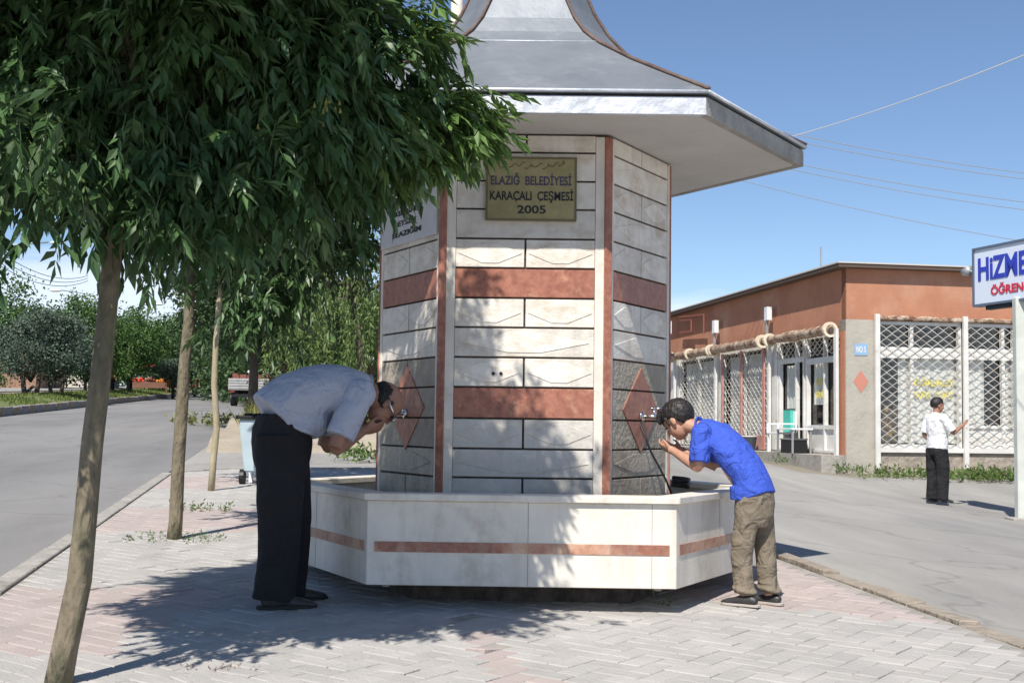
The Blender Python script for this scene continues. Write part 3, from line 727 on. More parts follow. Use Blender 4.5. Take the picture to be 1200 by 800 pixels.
bC = P(991.5, 527, 27.0); bz = 0.42; top = P(991.5, 311, 27).z
bu, bv = xy2uv(bC.x, bC.y)
UD = Vector((CA, SA)); VD = Vector((-SA, CA))         # along the front, back along the side
def plane_hit(x, y, n2, c2):
    d = P(x, y, 10.0) - Vector((0, 0, CAMH)); k = n2.dot(c2) / (n2.x * d.x + n2.y * d.y); return Vector((0, 0, CAMH)) + d * k
c2 = Vector((bC.x, bC.y))
def hitR(x, y):
    p = plane_hit(x, y, VD, c2); return (Vector((p.x, p.y)) - c2).dot(UD), p.z
def hitL(x, y):
    p = plane_hit(x, y, UD, c2); return (Vector((p.x, p.y)) - c2).dot(VD), p.z
shop = thing('shop_building', (bC.x, bC.y, bz), 'long single storey terracotta shop building with barred white windows', 'building')
class FB:
    """boxes on a facade: s along, d outwards, z up"""
    def __init__(s_, side): s_.mb = MB(); s_.side = side; s_.t = UD if side == 'R' else VD; s_.n = -VD if side == 'R' else -UD
    def b(s_, s0, s1, z0, z1, d0, d1, mi=0):
        p = c2 + s_.t * s0 + s_.n * d0
        s_.mb.obox((p.x, p.y, z0), (s_.t.x * (s1 - s0), s_.t.y * (s1 - s0), 0), (s_.n.x * (d1 - d0), s_.n.y * (d1 - d0), 0), (0, 0, z1 - z0), mi); return s_
    def p(s_, s, z, d): q = c2 + s_.t * s + s_.n * d; return Vector((q.x, q.y, z))
    def done(s_, name, m, parent=shop, **k): return obj(name, s_.mb, m, parent, **k)
LL_, RL_ = 13.3, 13.0
zsill = hitR(1100, 522)[1]; zlint = hitR(1100, 378)[1]
# roof slab, floor, back walls
f = FB('R'); f.b(-0.25, RL_ + .2, top - 0.06, top + 0.02, -LL_ - .2, 0.22); 
f.done('roof', M_cap)
f = FB('R'); f.b(-0.27, RL_ + .2, top + 0.021, top + 0.05, -LL_ - .2, 0.24); f.done('roof_edge', mat('pale_roof_flashing', (0.55, 0.5, 0.45), rough=0.7))
f = FB('R'); f.b(0, RL_, -0.6, bz + 0.02, -LL_, 0.0); f.done('floor', M_rubble)
f = FB('R'); f.b(RL_ - .2, RL_, bz + .021, top - 0.061, -LL_, 0.0); f.done('wall', M_wallr)
f = FB('R'); f.b(0, RL_ - .21, bz + .021, top - 0.061, -LL_, -LL_ + .2); f.done('wall', M_wallr)
f = FB('R'); f.b(0.3, RL_ - .3, bz + .022, top - 0.2, -2.2, -2.1); f.b(2.0, 2.1, bz + .022, top - 0.2, -LL_ + .3, -2.21); f.done('partition', M_inside)
# upper walls
f = FB('R'); f.b(0, RL_ - .21, zlint + .02, top - 0.061, -0.2, 0); f.done('front_wall', M_wallr)
f = FB('R'); s1 = hitR(1024, 450)[0]; f.b(0.0, s1, -0.3, zlint + .018, -0.35, 0.012); f.done('cement_pillar', M_wallg)
zlL = hitL(960, 384)[1]
f = FB('L'); f.b(0.201, LL_ - .21, zlL - .15, top - 0.061, -0.2, 0.0); f.b(0.011, 0.29, bz - .15, zlL - .151, -0.1, 0.02); f.b(0.0, .2, zlL - .15, top - 0.062, -0.02, 0.0)
f.done('side_wall', M_wallr)
# footing and step
f = FB('R'); f.b(s1 + .002, RL_, -0.9, zsill - .05, -0.3, -0.01); f.done('front_footing', M_rubble)
stp = FB('L'); stp.b(0.0, LL_, -0.9, bz - 0.02, 0.0, 0.55); stp.done('step', M_kerb)
# ---- front bays
def grille(fb, s0, s1, z0, z1, d, pitch=0.13, row=0.092, th=0.011):
    """linked wire of a roller shutter: rows of zig-zag rods"""
    n = int((s1 - s0) / pitch); rows = int((z1 - z0) / row)
    for r_ in range(rows):
        zc = z0 + (r_ + .5) * row
        for k in range(n):
            a = s0 + k * pitch; up = 1 if (k + r_) % 2 else -1
            p = fb.p(a, zc - up * row * .44, d); q = fb.p(a + pitch, zc + up * row * .44, d)
            dz = Vector((0, 0, th * .55)); nn = Vector((fb.n.x, fb.n.y, 0)) * 0.012
            fb.mb.add([p - dz, q - dz, q + dz, p + dz, p - dz - nn, q - dz - nn, q + dz - nn, p + dz - nn], [(0, 1, 2, 3), (7, 6, 5, 4), (3, 2, 6, 7), (0, 4, 5, 1)])
def bay(side, x0, x1, zt_, zb_, name='barred_window', gm=None, mull=(), rails=(), curtain=None, lower=None, bars=True, white_ends=True, pitch=0.13):
    hit = hitR if side == 'R' else hitL
    sa, sb = sorted((hit(x0, 450)[0], hit(x1, 450)[0]))
    gm = gm or M_grille
    fr = FB(side); w_ = 0.07
    fr.b(sa, sa + w_, zb_, zt_, -0.10, 0.0); fr.b(sb - w_, sb, zb_, zt_, -0.10, 0.0); fr.b(sa + w_, sb - w_, zt_ - w_, zt_, -0.10, -0.002); fr.b(sa + w_, sb - w_, zb_, zb_ + w_, -0.10, -0.002)
    for m_ in mull: s_ = hit(m_, 450)[0]; fr.b(s_ - .035, s_ + .035, zb_ + w_, zt_ - w_, -0.095, -0.004)
    for (za, zb2) in rails: fr.b(sa + w_, sb - w_, za, zb2, -0.094, -0.006)
    fo = fr.done(name, M_wpaint)
    g = FB(side); g.b(sa + w_, sb - w_, zb_ + w_, zt_ - w_, -0.125, -0.12); g.done('pane', M_glass, fo)
    if curtain:
        for (c0, c1, cz0, cz1) in curtain:
            s0, s1_ = sorted((hit(c0, 450)[0], hit(c1, 450)[0])); cf = FB(side)
            nfold = max(3, int((s1_ - s0) / .09)); 
            for k in range(nfold):
                a = s0 + (s1_ - s0) * k / nfold; b_ = s0 + (s1_ - s0) * (k + 1) / nfold; d_ = 0.03 * (k % 2)
                p, q = cf.p(a, cz0, -0.15 - d_), cf.p(b_, cz0, -0.15 - (0.03 - d_)); p2, q2 = cf.p(a, cz1, -0.15 - d_), cf.p(b_, cz1, -0.15 - (.03 - d_))
                cf.mb.add([p, q, q2, p2], [(0, 1, 2, 3)])
            cf.done('curtain', M_curt, fo)
    if lower:
        l = FB(side); l.b(sa + w_, sb - w_, zb_ + w_, lower, -0.115, -0.05); l.done('lower_panel', M_wpaint, fo)
    if bars:
        gr = FB(side); grille(gr, sa, sb, zb_ + .02, zt_ - .01, 0.03, pitch=pitch); gr.done('shutter_grille', gm, fo)
    return fo, sa, sb
zb0 = zsill - 0.05
railz = (hitR(1080, 420)[1], hitR(1080, 407)[1])
zpan = hitR(1160, 500)[1]
b1 = bay('R', 1025, 1127, zlint, zb0, mull=(1069,), rails=(railz,), curtain=[(1056, 1126, zb0 + .1, railz[0])])
b2 = bay('R', 1131, 1191, zlint, zb0 - .0, mull=(1176,), rails=(railz, (zpan - .03, zpan + .03)), curtain=[(1133, 1158, zpan, railz[0]), (1176, 1190, zpan, railz[0])], lower=zpan)
b3 = bay('R', 1196, 1290, zlint, zb0, mull=(1240,), rails=(railz,), curtain=[(1198, 1288, zb0 + .1, railz[0])])
f = FB('R'); s0 = hitR(1296, 450)[0]; f.b(s0, RL_ - .21, zb0, zlint + .018, -0.2, 0.0); f.done('front_wall', M_wallr)
bf = FB('R'); bf.b(hitR(1025, 450)[0], hitR(1292, 450)[0], zb0 - .10, zb0 - .002, -0.05, 0.06); bf.done('sill_bar', M_wpaint)
for x in (1026, 1129, 1193.5, 1293):
    pf = FB('R'); s_ = hitR(x, 450)[0]; pf.b(s_ - .05, s_ + .05, zb0 - .45, zlint + .14, 0.062, 0.13); pf.done('shutter_post', M_wpaint)
# rusty shutter box line above front windows
rb = FB('R'); sa, sb = hitR(1026, 450)[0], hitR(1292, 450)[0]
pts = [rb.p(sa + (sb - sa) * k / 40, zlint + .06 + random.uniform(-.01, .01), .05) for k in range(41)]
rb.mb.tube(pts, [random.uniform(.045, .065) for _ in pts], 7); rb.done('shutter_roll', M_roll)
# yellow lettering on the window
def ftxt(side, s_, x0, x1, y0, y1, m, d, parent, bold=0.03):
    hit = hitR if side == 'R' else hitL; a_, za = hit(x0, y1); b_, zb_ = hit(x1, y0)
    fb = FB(side)
    if side == 'R': o = fb.p(a_, za, d); text('lettering', s_, m, parent, o, (UD.x, UD.y, 0), (0, 0, 1), b_ - a_, zb_ - za, 0.004, bold)
    else: o = fb.p(a_, za, d); text('lettering', s_, m, parent, o, (-VD.x, -VD.y, 0), (0, 0, 1), a_ - b_, zb_ - za, 0.004, bold)
ftxt('R', 'ÖĞRENCİ', 1074, 1120, 443, 452, M_yel, -0.118, b1[0]); ftxt('R', 'KURS  YURT', 1073, 1120, 459, 466, M_yel, -0.118, b1[0])
# interior goods behind the left pane
gd = FB('R'); 
for k in range(9):
    s_ = b1[1] + 0.12 + 0.09 * k; gd.b(s_, s_ + .07, zb0 + .1, zb0 + random.uniform(.3, 1.6), -0.9 - random.random() * .3, -0.7)
gd.done('shelf_goods', M_insb)
# number plate and painted diamond
npf = FB('R'); a_, za = hitR(1001, 416); b_, zb_ = hitR(1016, 403); npf.b(a_, b_, za, zb_, 0.014, 0.024); npo = npf.done('number_plate', M_blue)
ftxt('R', 'NO 5', 1003, 1014, 406, 413, M_wpaint, 0.0245, npo)
dm = FB('R'); cx_, cz_ = hitR(1008.5, 447); h_ = .24
dm.mb.extrude([dm.p(cx_ - .17, cz_, .014), dm.p(cx_, cz_ - h_, .014), dm.p(cx_ + .17, cz_, .014), dm.p(cx_, cz_ + h_, .014)], (-VD.x * .004, -VD.y * .004, 0)); dm.done('painted_diamond', mat('faded_red_paint', (0.52, 0.22, 0.16), rough=0.9))
# ---- side bays
zLs = hitL(960, 500)[1]; zLt = zlL - .15
zLb = bz + 0.0
c_t0, c_t1 = hitL(970, 402)[1], hitL(970, 399)[1]
w1 = bay('L', 986, 944, zLt, zLb, mull=(965,), rails=((zLs - .05, zLs + .04), (hitL(965, 425)[1], hitL(965, 418)[1])), lower=zLs - .05, bars=False, curtain=[(984, 968, zLs + .3, zLt - .5), (963, 947, zLs + .5, zLt - .5)])
w2 = bay('L', 942, 912, zLt, zLb, mull=(932,), rails=((hitL(928, 425)[1], hitL(928, 419)[1]),), name='glazed_door', bars=False, curtain=[(930, 914, zLb + 1.0, zLt - .6)])
gg = FB('L'); sa, sb = sorted((hitL(986, 450)[0], hitL(911, 450)[0])); grille(gg, sa, sb, hitL(950, 418)[1], zLt, 0.05, row=.07); gg.done('shutter_grille', M_grille)
ftxt('L', 'ÇAY', 950, 962, 442, 452, M_yel, -0.118, w1[0]); ftxt('L', 'SİMİT', 950, 962, 456, 466, M_yel, -0.118, w1[0])
w3 = bay('L', 900, 846, zLt - .05, zLb, mull=(871, 893), gm=M_grille, name='shuttered_bay', curtain=[(898, 850, zLb + .1, zLt - .2)], pitch=.14)
pk = FB('L')
for x in (897.5, 871, 849): s_ = hitL(x, 450)[0]; pk.b(s_ - .07, s_ + .07, zLb, zLt - .1, .045, .075)
sa, sb = sorted((hitL(899, 450)[0], hitL(847, 450)[0])); pk.b(sa, sb, zLb, zLb + .35, .04, .07); pk.done('pink_frame', M_grillp)
w4 = bay('L', 840, 797, zLt - .05, zLb, mull=(818,), gm=M_grille, name='shuttered_bay', curtain=[(838, 799, zLb + .1, zLt - .2)], pitch=.16)
for x in (985.5, 906, 843, 794.5):
    pf = FB('L'); s_ = hitL(x, 450)[0]; pf.b(s_ - .06, s_ + .06, bz - .15, zLt + .05, 0.076, 0.14); pf.done('shutter_post', M_wpaint)
for xa, xb in ((911, 901), (845.5, 841), (796, 786)):
    ww = FB('L'); sa, sb = sorted((hitL(xa, 450)[0], hitL(xb, 450)[0])); ww.b(sa + .004, min(sb, LL_ - .22), bz - .15, zLt - .002, -0.15, 0.0); ww.done('pier', M_wpaint)
# rolled shutters: fat rusty cream drums below the lintel, with scroll brackets
for (xa, xb) in ((984, 912), (903, 845), (842, 794)):
    rl = FB('L'); sa, sb = hitL(xa, 400)[0], hitL(xb, 400)[0]; nseg = 24
    pts = [rl.p(sa + (sb - sa) * k / nseg, zLt + .03, .20) for k in range(nseg + 1)]
    rl.mb.tube(pts, [.11 + random.uniform(-.02, .02) for _ in pts], 10); ro = rl.done('shutter_roll', M_roll, smooth=True)
    for s_ in (sa, sb, (sa + sb) / 2) if xa < 900 else (sa, sb):
        bk = FB('L'); pts = [bk.p(s_ + .01, zLt + .03, .2), bk.p(s_ + .1, zLt + .03, .2)]; bk.mb.tube(pts, [.165, .165], 14); bk.mb.tube([bk.p(s_ - .03, zLt + .03, .2), bk.p(s_ + .13, zLt + .03, .2)], [.06, .06], 8, mi=1)
        bk.done('roll_bracket', [mat('cream_paint', (0.74, 0.68, 0.54), (0.6, 0.5, 0.36), 5, 0.7), M_barkd], ro)
# wall lights
for (x0, x1, y0, y1) in ((836, 847, 378, 390), (900, 910, 362, 375)):
    lf = FB('L'); sa, za = hitL(x1, y1); sb, zb_ = hitL(x0, y0); lf.b(sa, sa + .2, za, zb_, .12, .24)
    lo = lf.done('wall_lamp', mat('white_enamel', (0.75, 0.76, 0.77), rough=0.35)); 
    l2 = FB('L'); l2.b(sa + .09, sa + .17, za - .05, za - .002, 0.17, .25); l2.b(sa + .10, sa + .16, za - .42, za - .051, .17, .23); l2.done('bracket', M_metal, lo)
# hanging sign on red frame
sg = FB('L'); sE, zE = hitL(806, 391); 
mb = MB()
def hp(x, y, d): s_, z_ = hitL(x, y); return sg.p(s_, z_, d)
for (a_, b_) in (((835, 369), (806, 372)), ((835, 369), (835, 391)), ((820, 375), (806, 376)), ((820, 375), (820, 389)), ((820, 389), (806, 390))):
    mb.tube([hp(*a_, .25), hp(*b_, .25)], 0.03, 5)
fo = obj('sign_frame', mb, mat('dark_red_steel', (0.22, 0.07, 0.05), rough=0.7), shop)
antx, antz = hitL(916, 334)
an = MB(); q = FB('L').p(antx, 0, -1.0); an.tube([(q.x, q.y, top), (q.x, q.y, P(916, 289, q.y).z)], 0.025, 6); obj('aerial', an, M_metal, shop)
# the little projecting sign
p = hp(806, 391, .5); p2 = hp(790, 377, .5)
ss = thing('hanging_sign', (p.x, p.y, p.z), 'small white hanging sign with pink edge at the far end of the shops', 'sign')
t3 = Vector((VD.x, VD.y, 0)); L_ = (Vector((p2.x, p2.y)) - Vector((p.x, p.y))).length
hgt = hp(806, 377, .5).z - p.z
mb = MB(); mb.obox(p, t3 * L_, Vector((-UD.x, -UD.y, 0)) * .06, (0, 0, hgt)); so_ = obj('board', mb, mat('white_sign_face', (0.78, 0.77, 0.80), rough=0.5), ss)
mb = MB()
for z_ in (p.z - .02, p.z + hgt - .01): mb.obox((p.x, p.y, z_) , t3 * L_, Vector((-UD.x, -UD.y, 0)) * .064, (0, 0, .03))
obj('edge', mb, mat('pink_edge', (0.6, 0.3, 0.32), rough=0.6), ss)
q = p + t3 * (L_ * .9) + Vector((-UD.x, -UD.y, 0)) * .0625 + Vector((0, 0, hgt * .3))
text('lettering', 'BÜFE', mat('faint_violet_ink', (0.3, 0.25, 0.45)), ss, q, -t3, (0, 0, 1), L_ * .8, hgt * .4, 0.004)

# ------------------------------------------------------------------ things before the shops
def pos(x, y, Z): p = P(x, y, Z); return p
# towel-covered plastic chair and little table on the step
stz = bz - .02
sp = FB('L').p(*( (hitL(928, 520)[0]), stz, .32)) if False else None
def stepp(x, d): s_ = hitL(x, 515)[0]; return FB('L').p(s_, stz, d)
c_ = stepp(931, .30); M_wplast = mat('white_plastic', (0.78, 0.79, 0.80), rough=0.4)
ch = thing('plastic_chair', c_, 'white plastic chair draped with a green towel on the shop step', 'chair')
X = Vector((VD.x, VD.y, 0)); Yv = Vector((UD.x, UD.y, 0)); Zv = Vector((0, 0, 1))
def bxl(mb, c, x0, x1, y0, y1, z0, z1): mb.obox(Vector(c) + X * x0 + Yv * y0 + Zv * z0, X * (x1 - x0), Yv * (y1 - y0), Zv * (z1 - z0))
mb = MB(); bxl(mb, c_, -.35, .35, -.25, .2, .42, .46); obj('seat', mb, M_wplast, ch, bevel=.006)
mb = MB(); bxl(mb, c_, -.35, .35, .19, .23, .461, .95); obj('backrest', mb, M_wplast, ch, bevel=.006)
for a_ in (-.33, .29):
    for b_ in (-.24, .17): mb = MB(); bxl(mb, c_, a_, a_ + .04, b_, b_ + .04, 0, .419); obj('leg', mb, M_wplast, ch)
for a_ in (-.35, .31): mb = MB(); bxl(mb, c_, a_, a_ + .045, -.25, .188, .64, .67); bxl(mb, c_, a_, a_ + .045, -.25, -.21, .461, .64); obj('armrest', mb, M_wplast, ch)
tw = MB(); 
for (z0, z1, y0, y1) in ((.47, .96, .12, .185), (.962, .975, .12, .26), (.45, .96, .236, .262)): bxl(tw, c_, -.2, .24, y0, y1, z0, z1)
tag(obj('towel', tw, mat('green_towel', (0.06, 0.42, 0.33), (0.10, 0.50, 0.40), 8, 0.95, 0.5, 60), loc=c_), 'sea green towel hanging over the white chair by the shop', 'towel')
c_ = stepp(948, .36) ; tbl = thing('low_table', c_, 'small white table with dark things beneath it under the shop window', 'table')
mb = MB(); bxl(mb, c_, -.5, .45, -.25, .25, .52, .56); obj('table_top', mb, M_wplast, tbl, bevel=.005)
for a_ in (-.47, .40):
    for b_ in (-.23, .19): mb = MB(); bxl(mb, c_, a_, a_ + .04, b_, b_ + .04, 0, .519); obj('leg', mb, M_metal, tbl)
cr_ = c_ + X * .0; cb = thing('storage_box', cr_, 'dark box under the small white table by the shop window', 'box')
mb = MB(); 
for (a0, a1, b0, b1, z0, z1) in ((-.33, .33, -.18, .18, 0, .02), (-.33, .33, -.18, -.16, .02, .3), (-.33, .33, .16, .18, .02, .3), (-.33, -.31, -.16, .16, .02, .3), (.31, .33, -.16, .16, .02, .3)): bxl(mb, cr_, a0, a1, b0, b1, z0, z1)
obj('box_body', mb, M_black, cb); mb = MB(); bxl(mb, cr_, -.35, .35, -.2, .2, .301, .33); obj('lid', mb, M_metal, cb, bevel=.004)
c_ = stepp(894, .35); bk = thing('bucket', c_, 'dark bucket standing on the step before the pink shutter', 'bucket')
mb = MB(); mb.tube([c_, c_ + Zv * .34], [.14, .19], 14); obj('bucket_body', mb, mat('dark_blue_grey', (0.05, 0.06, 0.08), rough=.5), bk, smooth=False)
mb = MB(); mb.tube([c_ + Zv * .335, c_ + Zv * .36], [.197, .197], 14); obj('bucket_rim', mb, M_wpaint, bk)
mb = MB(); mb.tube([c_ + Vector((.19 * math.cos(q), 0, .35 + .14 * math.sin(q))) for q in np.linspace(0, math.pi, 9)], .008, 5); obj('handle', mb, M_metal, bk)

# ------------------------------------------------------------------ street sign on the right
pp = P(1198.5, 597, 18.3); sgn = thing('street_sign', (pp.x, pp.y, Hp(pp.x, pp.y)), 'large white advertising board with blue and red words on a thick post', 'sign')
M_post = mat('pale_green_post', (0.62, 0.64, 0.58), (0.50, 0.52, 0.47), 3, 0.6)
hz = Hp(pp.x, pp.y); bz1, bt1 = P(1142, 357, 19.2).z, P(1142, 294, 19.2).z
mb = MB(); mb.box(pp.x - .09, pp.x + .09, pp.y - .07, pp.y + .07, hz - .1, bz1 + .02); obj('post', mb, M_post, sgn, bevel=.01)
mb = MB(); mb.box(pp.x - .2, pp.x + .2, pp.y - .18, pp.y + .18, hz - .05, hz + .02); obj('foot_plate', mb, M_kerb, sgn, bevel=.01)
a0 = P(1142.5, 357, 19.2); dirb = Vector((0.29, -0.957, 0)).normalized(); dirn = Vector((-0.957, -0.29, 0)).normalized(); BW = 2.4
a0 = Vector((a0.x, a0.y, bz1)); a0 = a0
mb = MB(); mb.obox(a0, dirb * BW, -dirn * .12, Zv * (bt1 - bz1))
M_sface = mat('pale_blue_white_sign_face', (0.66, 0.72, 0.82), rough=0.4)
bd = obj('board', mb, M_sface, sgn)
mb = MB(); e_ = .035
for (za, zb_) in ((bz1 - e_, bz1), (bt1, bt1 + e_)): mb.obox(Vector((a0.x, a0.y, za)) + dirn * .02 - dirb * e_, dirb * (BW + 2 * e_), -dirn * .16, Zv * (zb_ - za))
for k in (-e_, BW): mb.obox(a0 + dirn * .02 + dirb * k, dirb * e_, -dirn * .16, Zv * (bt1 - bz1))
obj('board_frame', mb, mat('blue_grey_steel', (0.13, 0.16, 0.22), rough=.5, metal=.3), bd)
HB = bt1 - bz1
M_bl = mat('blue_sign_letters', (0.03, 0.05, 0.42), rough=.4); M_rd = mat('red_sign_letters', (0.55, 0.03, 0.06), rough=.4)
def bt(s_, u0, u1, z0, z1, m, bold): o = a0 + dirn * .003 + dirb * u0 + Zv * (HB * z0); text('lettering', s_, m, bd, o, dirb, Zv, u1 - u0, HB * (z1 - z0), .006, bold)
bt('HiZMET', .09, 1.42, .42, .84, M_bl, .03); bt('ÖĞRENCİ', .38, 1.34, .13, .34, M_rd, .03)
mb = MB(); 
for k in (.25, ): mb.obox(a0 + dirb * k - Zv * .10 - dirn * .0, dirb * .55, -dirn * .1, Zv * .062)
obj('lamp_bar', mb, M_black, sgn)
mb = MB(); q0 = a0 + Zv * HB * .62 - dirb * .03; q1 = q0 - dirb * .14 + Vector((0, 0, .02)); mb.tube([q0, q1], .02, 6); mb.tube([q1 - dirb * .09, q1 + dirb * .07], [.06, .08], 8); obj('side_lamp', mb, M_metal, sgn, smooth=True)

# ------------------------------------------------------------------ trees
def rnd_dirs(n): return norm(rng.normal(0, 1, (n, 3)))
def crown_tips(c, r, n, inner=0.35, lump=0.18):
    d = rnd_dirs(n); rad = rng.uniform(inner, 1.0, n) ** 0.6
    lm = 1 + lump * np.sin(d[:, 0] * 5 + 1) * np.cos(d[:, 1] * 4 + d[:, 2] * 6)
    return np.array(c) + d * np.array(r) * (rad * lm)[:, None]
def limbs(trunk_pts, trunk_r, tips, m, root, start=None, seed=1, n=7, name='trunk', frac=0.5):
    rr = random.Random(seed); mb = MB(); mb.tube(trunk_pts, trunk_r, 12 if n > 6 else 8)
    s = Vector(start if start is not None else trunk_pts[-1]); r0 = (trunk_r[-1] if isinstance(trunk_r, list) else trunk_r)
    k_ = max(1, int(len(tips) * frac)); mains = []
    idx = list(range(len(tips))); rr.shuffle(idx)
    tp = Vector(trunk_pts[-1]); tq = Vector(trunk_pts[-3]) if len(trunk_pts) > 2 else Vector(trunk_pts[0])
    for i in idx[:7]:
        e = Vector(tips[i]); b0 = tq.lerp(tp, rr.uniform(.4, 1)); mid = b0.lerp(e, .5) + Vector((rr.uniform(-.1, .1), rr.uniform(-.1, .1), .12 * (e - b0).length))
        mb.tube([b0, mid, e], [r0 * .6, r0 * .38, r0 * .12], 6); mains.append((b0, mid, e))
    for i in idx[7:k_]:
        e = Vector(tips[i]); b_, m_, e_ = min(mains, key=lambda q: (q[1] - e).length); mid = m_.lerp(e, .5) + Vector((rr.uniform(-.05, .05), rr.uniform(-.05, .05), rr.uniform(0, .1)))
        mb.tube([m_, mid, e], [r0 * .25, r0 * .15, r0 * .06], 5)
    o = obj(name, mb, m, root, smooth=True); return o
def ash_crown(root, c, tips, per, spread, L=0.22, ll=0.095, lw=0.0155, m=None, name='crown', seeds=0, nl=9):
    n = len(tips) * per; p = np.repeat(tips, per, 0) + rng.normal(0, 1, (n, 3)) * np.array([spread, spread, spread * .75])
    out_ = norm(p - np.array(c)[None]) ; d = out_ * 0.7 + rng.normal(0, .65, (n, 3)) + np.array([[0, 0, -.12]])
    V, F = sprays(p, d, nl, L, ll, lw, droop=.5)
    mi = None
    o = npmesh(name, V, F, m or M_leaf, root, mi)
    if seeds:
        k = rng.integers(0, n, seeds); mb = MB()
        for q in p[k]:
            for _ in range(14):
                z = q + rng.normal(0, .035, 3); mb.add([z, z + [.006, 0, -.022], z + [-.006, .003, -.022]], [(0, 1, 2)])
        obj('seed_cluster', mb, M_seed, root)
    return o
# tree one, nearest
T1 = [P(66, 806, 4.8), P(76, 760, 4.8), P(93, 680, 4.8), P(101, 600, 4.8), P(108, 520, 4.8), P(118, 440, 4.8), P(127, 350, 4.8), P(134, 270, 4.8), P(140, 190, 4.8), P(150, 110, 4.75), P(165, 20, 4.7)]
T1[0].z = min(T1[0].z, Hp(T1[0].x, T1[0].y) - .03)
t1 = thing('ash_tree', (T1[0].x, T1[0].y, Hp(T1[0].x, T1[0].y)), 'nearest ash tree, grey leaning trunk and dark drooping leaves over the bending man', 'tree', 'ash trees along the paved island')
c = (-1.45, 4.85, 3.1)
tips = crown_tips(c, (.98, .95, 1.30), 150)
tips[:, 1] = np.where(tips[:, 2] < 2.75, np.maximum(tips[:, 1], 4.62 + .25 * (tips[:, 0] + 1.6)), tips[:, 1])
fill = []
for (x, y, Z) in ((330, 60, 4.9), (380, 40, 5.0), (420, 50, 5.0), (440, 90, 5.0), (400, 110, 5.0), (350, 130, 4.9), (430, 125, 5.1), (465, 75, 5.1), (300, 170, 4.9), (345, 180, 5.0), (385, 150, 5.1), (405, 165, 5.2),
                  (320, 205, 5.1), (360, 195, 5.2), (490, 35, 5.0), (445, 135, 5.2), (280, 205, 5.0), (240, 215, 4.9), (20, 200, 4.3), (45, 160, 4.3), (10, 230, 4.3), (200, 225, 4.8), (160, 205, 4.7), (30, 215, 4.3)):
    p = P(x, y - 8, Z); fill.append(tuple(p))
tips = np.concatenate([tips, np.array(fill)])
CI = CM.inverted()
def topx(q):
    c_ = CI @ Vector(q); return 600 - FPX * c_.x / c_.z, 400 + FPX * c_.y / c_.z
tips = np.array([q for q in tips if not (topx(q)[0] > 425 and topx(q)[1] < 85) and not (topx(q)[0] < 110 and topx(q)[1] > 205) and not topx(q)[0] > 465])
lobe = [tuple(P(x, y - 4, Z)) for (x, y, Z) in ((430, 145, 5.2), (450, 130, 5.2), (465, 145, 5.25), (480, 128, 5.25), (495, 140, 5.3), (510, 125, 5.3), (523, 135, 5.3), (537, 120, 5.35), (548, 132, 5.35), (480, 155, 5.25), (500, 155, 5.3),
         (520, 150, 5.3), (450, 160, 5.2), (465, 170, 5.2), (440, 165, 5.2), (538, 145, 5.35), (490, 138, 5.3), (455, 150, 5.15), (470, 20, 5.1), (480, 45, 5.1))]
limbs(T1, [.053, .049, .046, .042, .041, .039, .037, .035, .032, .026, .018], list(tips) + lobe[::2], M_bark, t1, seed=3, frac=.75)
ash_crown(t1, c, tips, 62, .125, L=.15, ll=.080, lw=.0140, seeds=22)
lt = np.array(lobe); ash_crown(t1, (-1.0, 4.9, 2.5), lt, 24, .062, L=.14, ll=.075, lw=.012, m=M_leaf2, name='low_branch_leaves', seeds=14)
# tree two
T2 = [P(203, 640, 9.2), P(206, 610, 9.2), P(209, 540, 9.2), P(213, 480, 9.2), P(216, 430, 9.2), P(221, 380, 9.2), P(223, 330, 9.2), P(226, 270, 9.2), P(232, 200, 9.2)]
t2 = thing('ash_tree', (T2[0].x, T2[0].y, Hp(T2[0].x, T2[0].y)), 'second ash tree with weeds at its foot, left of the bending man', 'tree', 'ash trees along the paved island')
c = (-1.9, 9.35, 3.15); tips = crown_tips(c, (1.0, 1.0, 1.25), 90)
limbs(T2, [.056, .050, .047, .045, .043, .04, .036, .03, .02], tips, M_bark, t2, seed=5); ash_crown(t2, c, tips, 48, .16, L=.18, ll=.09, lw=.0155)
T3 = [P(247, 582, 13.3), P(250, 540, 13.3), P(254, 500, 13.3), P(251, 450, 13.3), P(253, 400, 13.3), P(257, 350, 13.3), P(260, 300, 13.3)]
t3_ = thing('ash_tree', (T3[0].x, T3[0].y, Hp(T3[0].x, T3[0].y)), 'third ash tree, thin pale straight trunk at the end of the paving', 'tree', 'ash trees along the paved island')
c = (-2.75, 13.4, 3.7); tips = crown_tips(c, (.95, .95, 1.15), 60)
limbs(T3, [.038, .035, .034, .032, .03, .027, .02], tips, M_barkp, t3_, seed=6); ash_crown(t3_, c, tips, 26, .18, L=.26, ll=.13, lw=.024, nl=7)

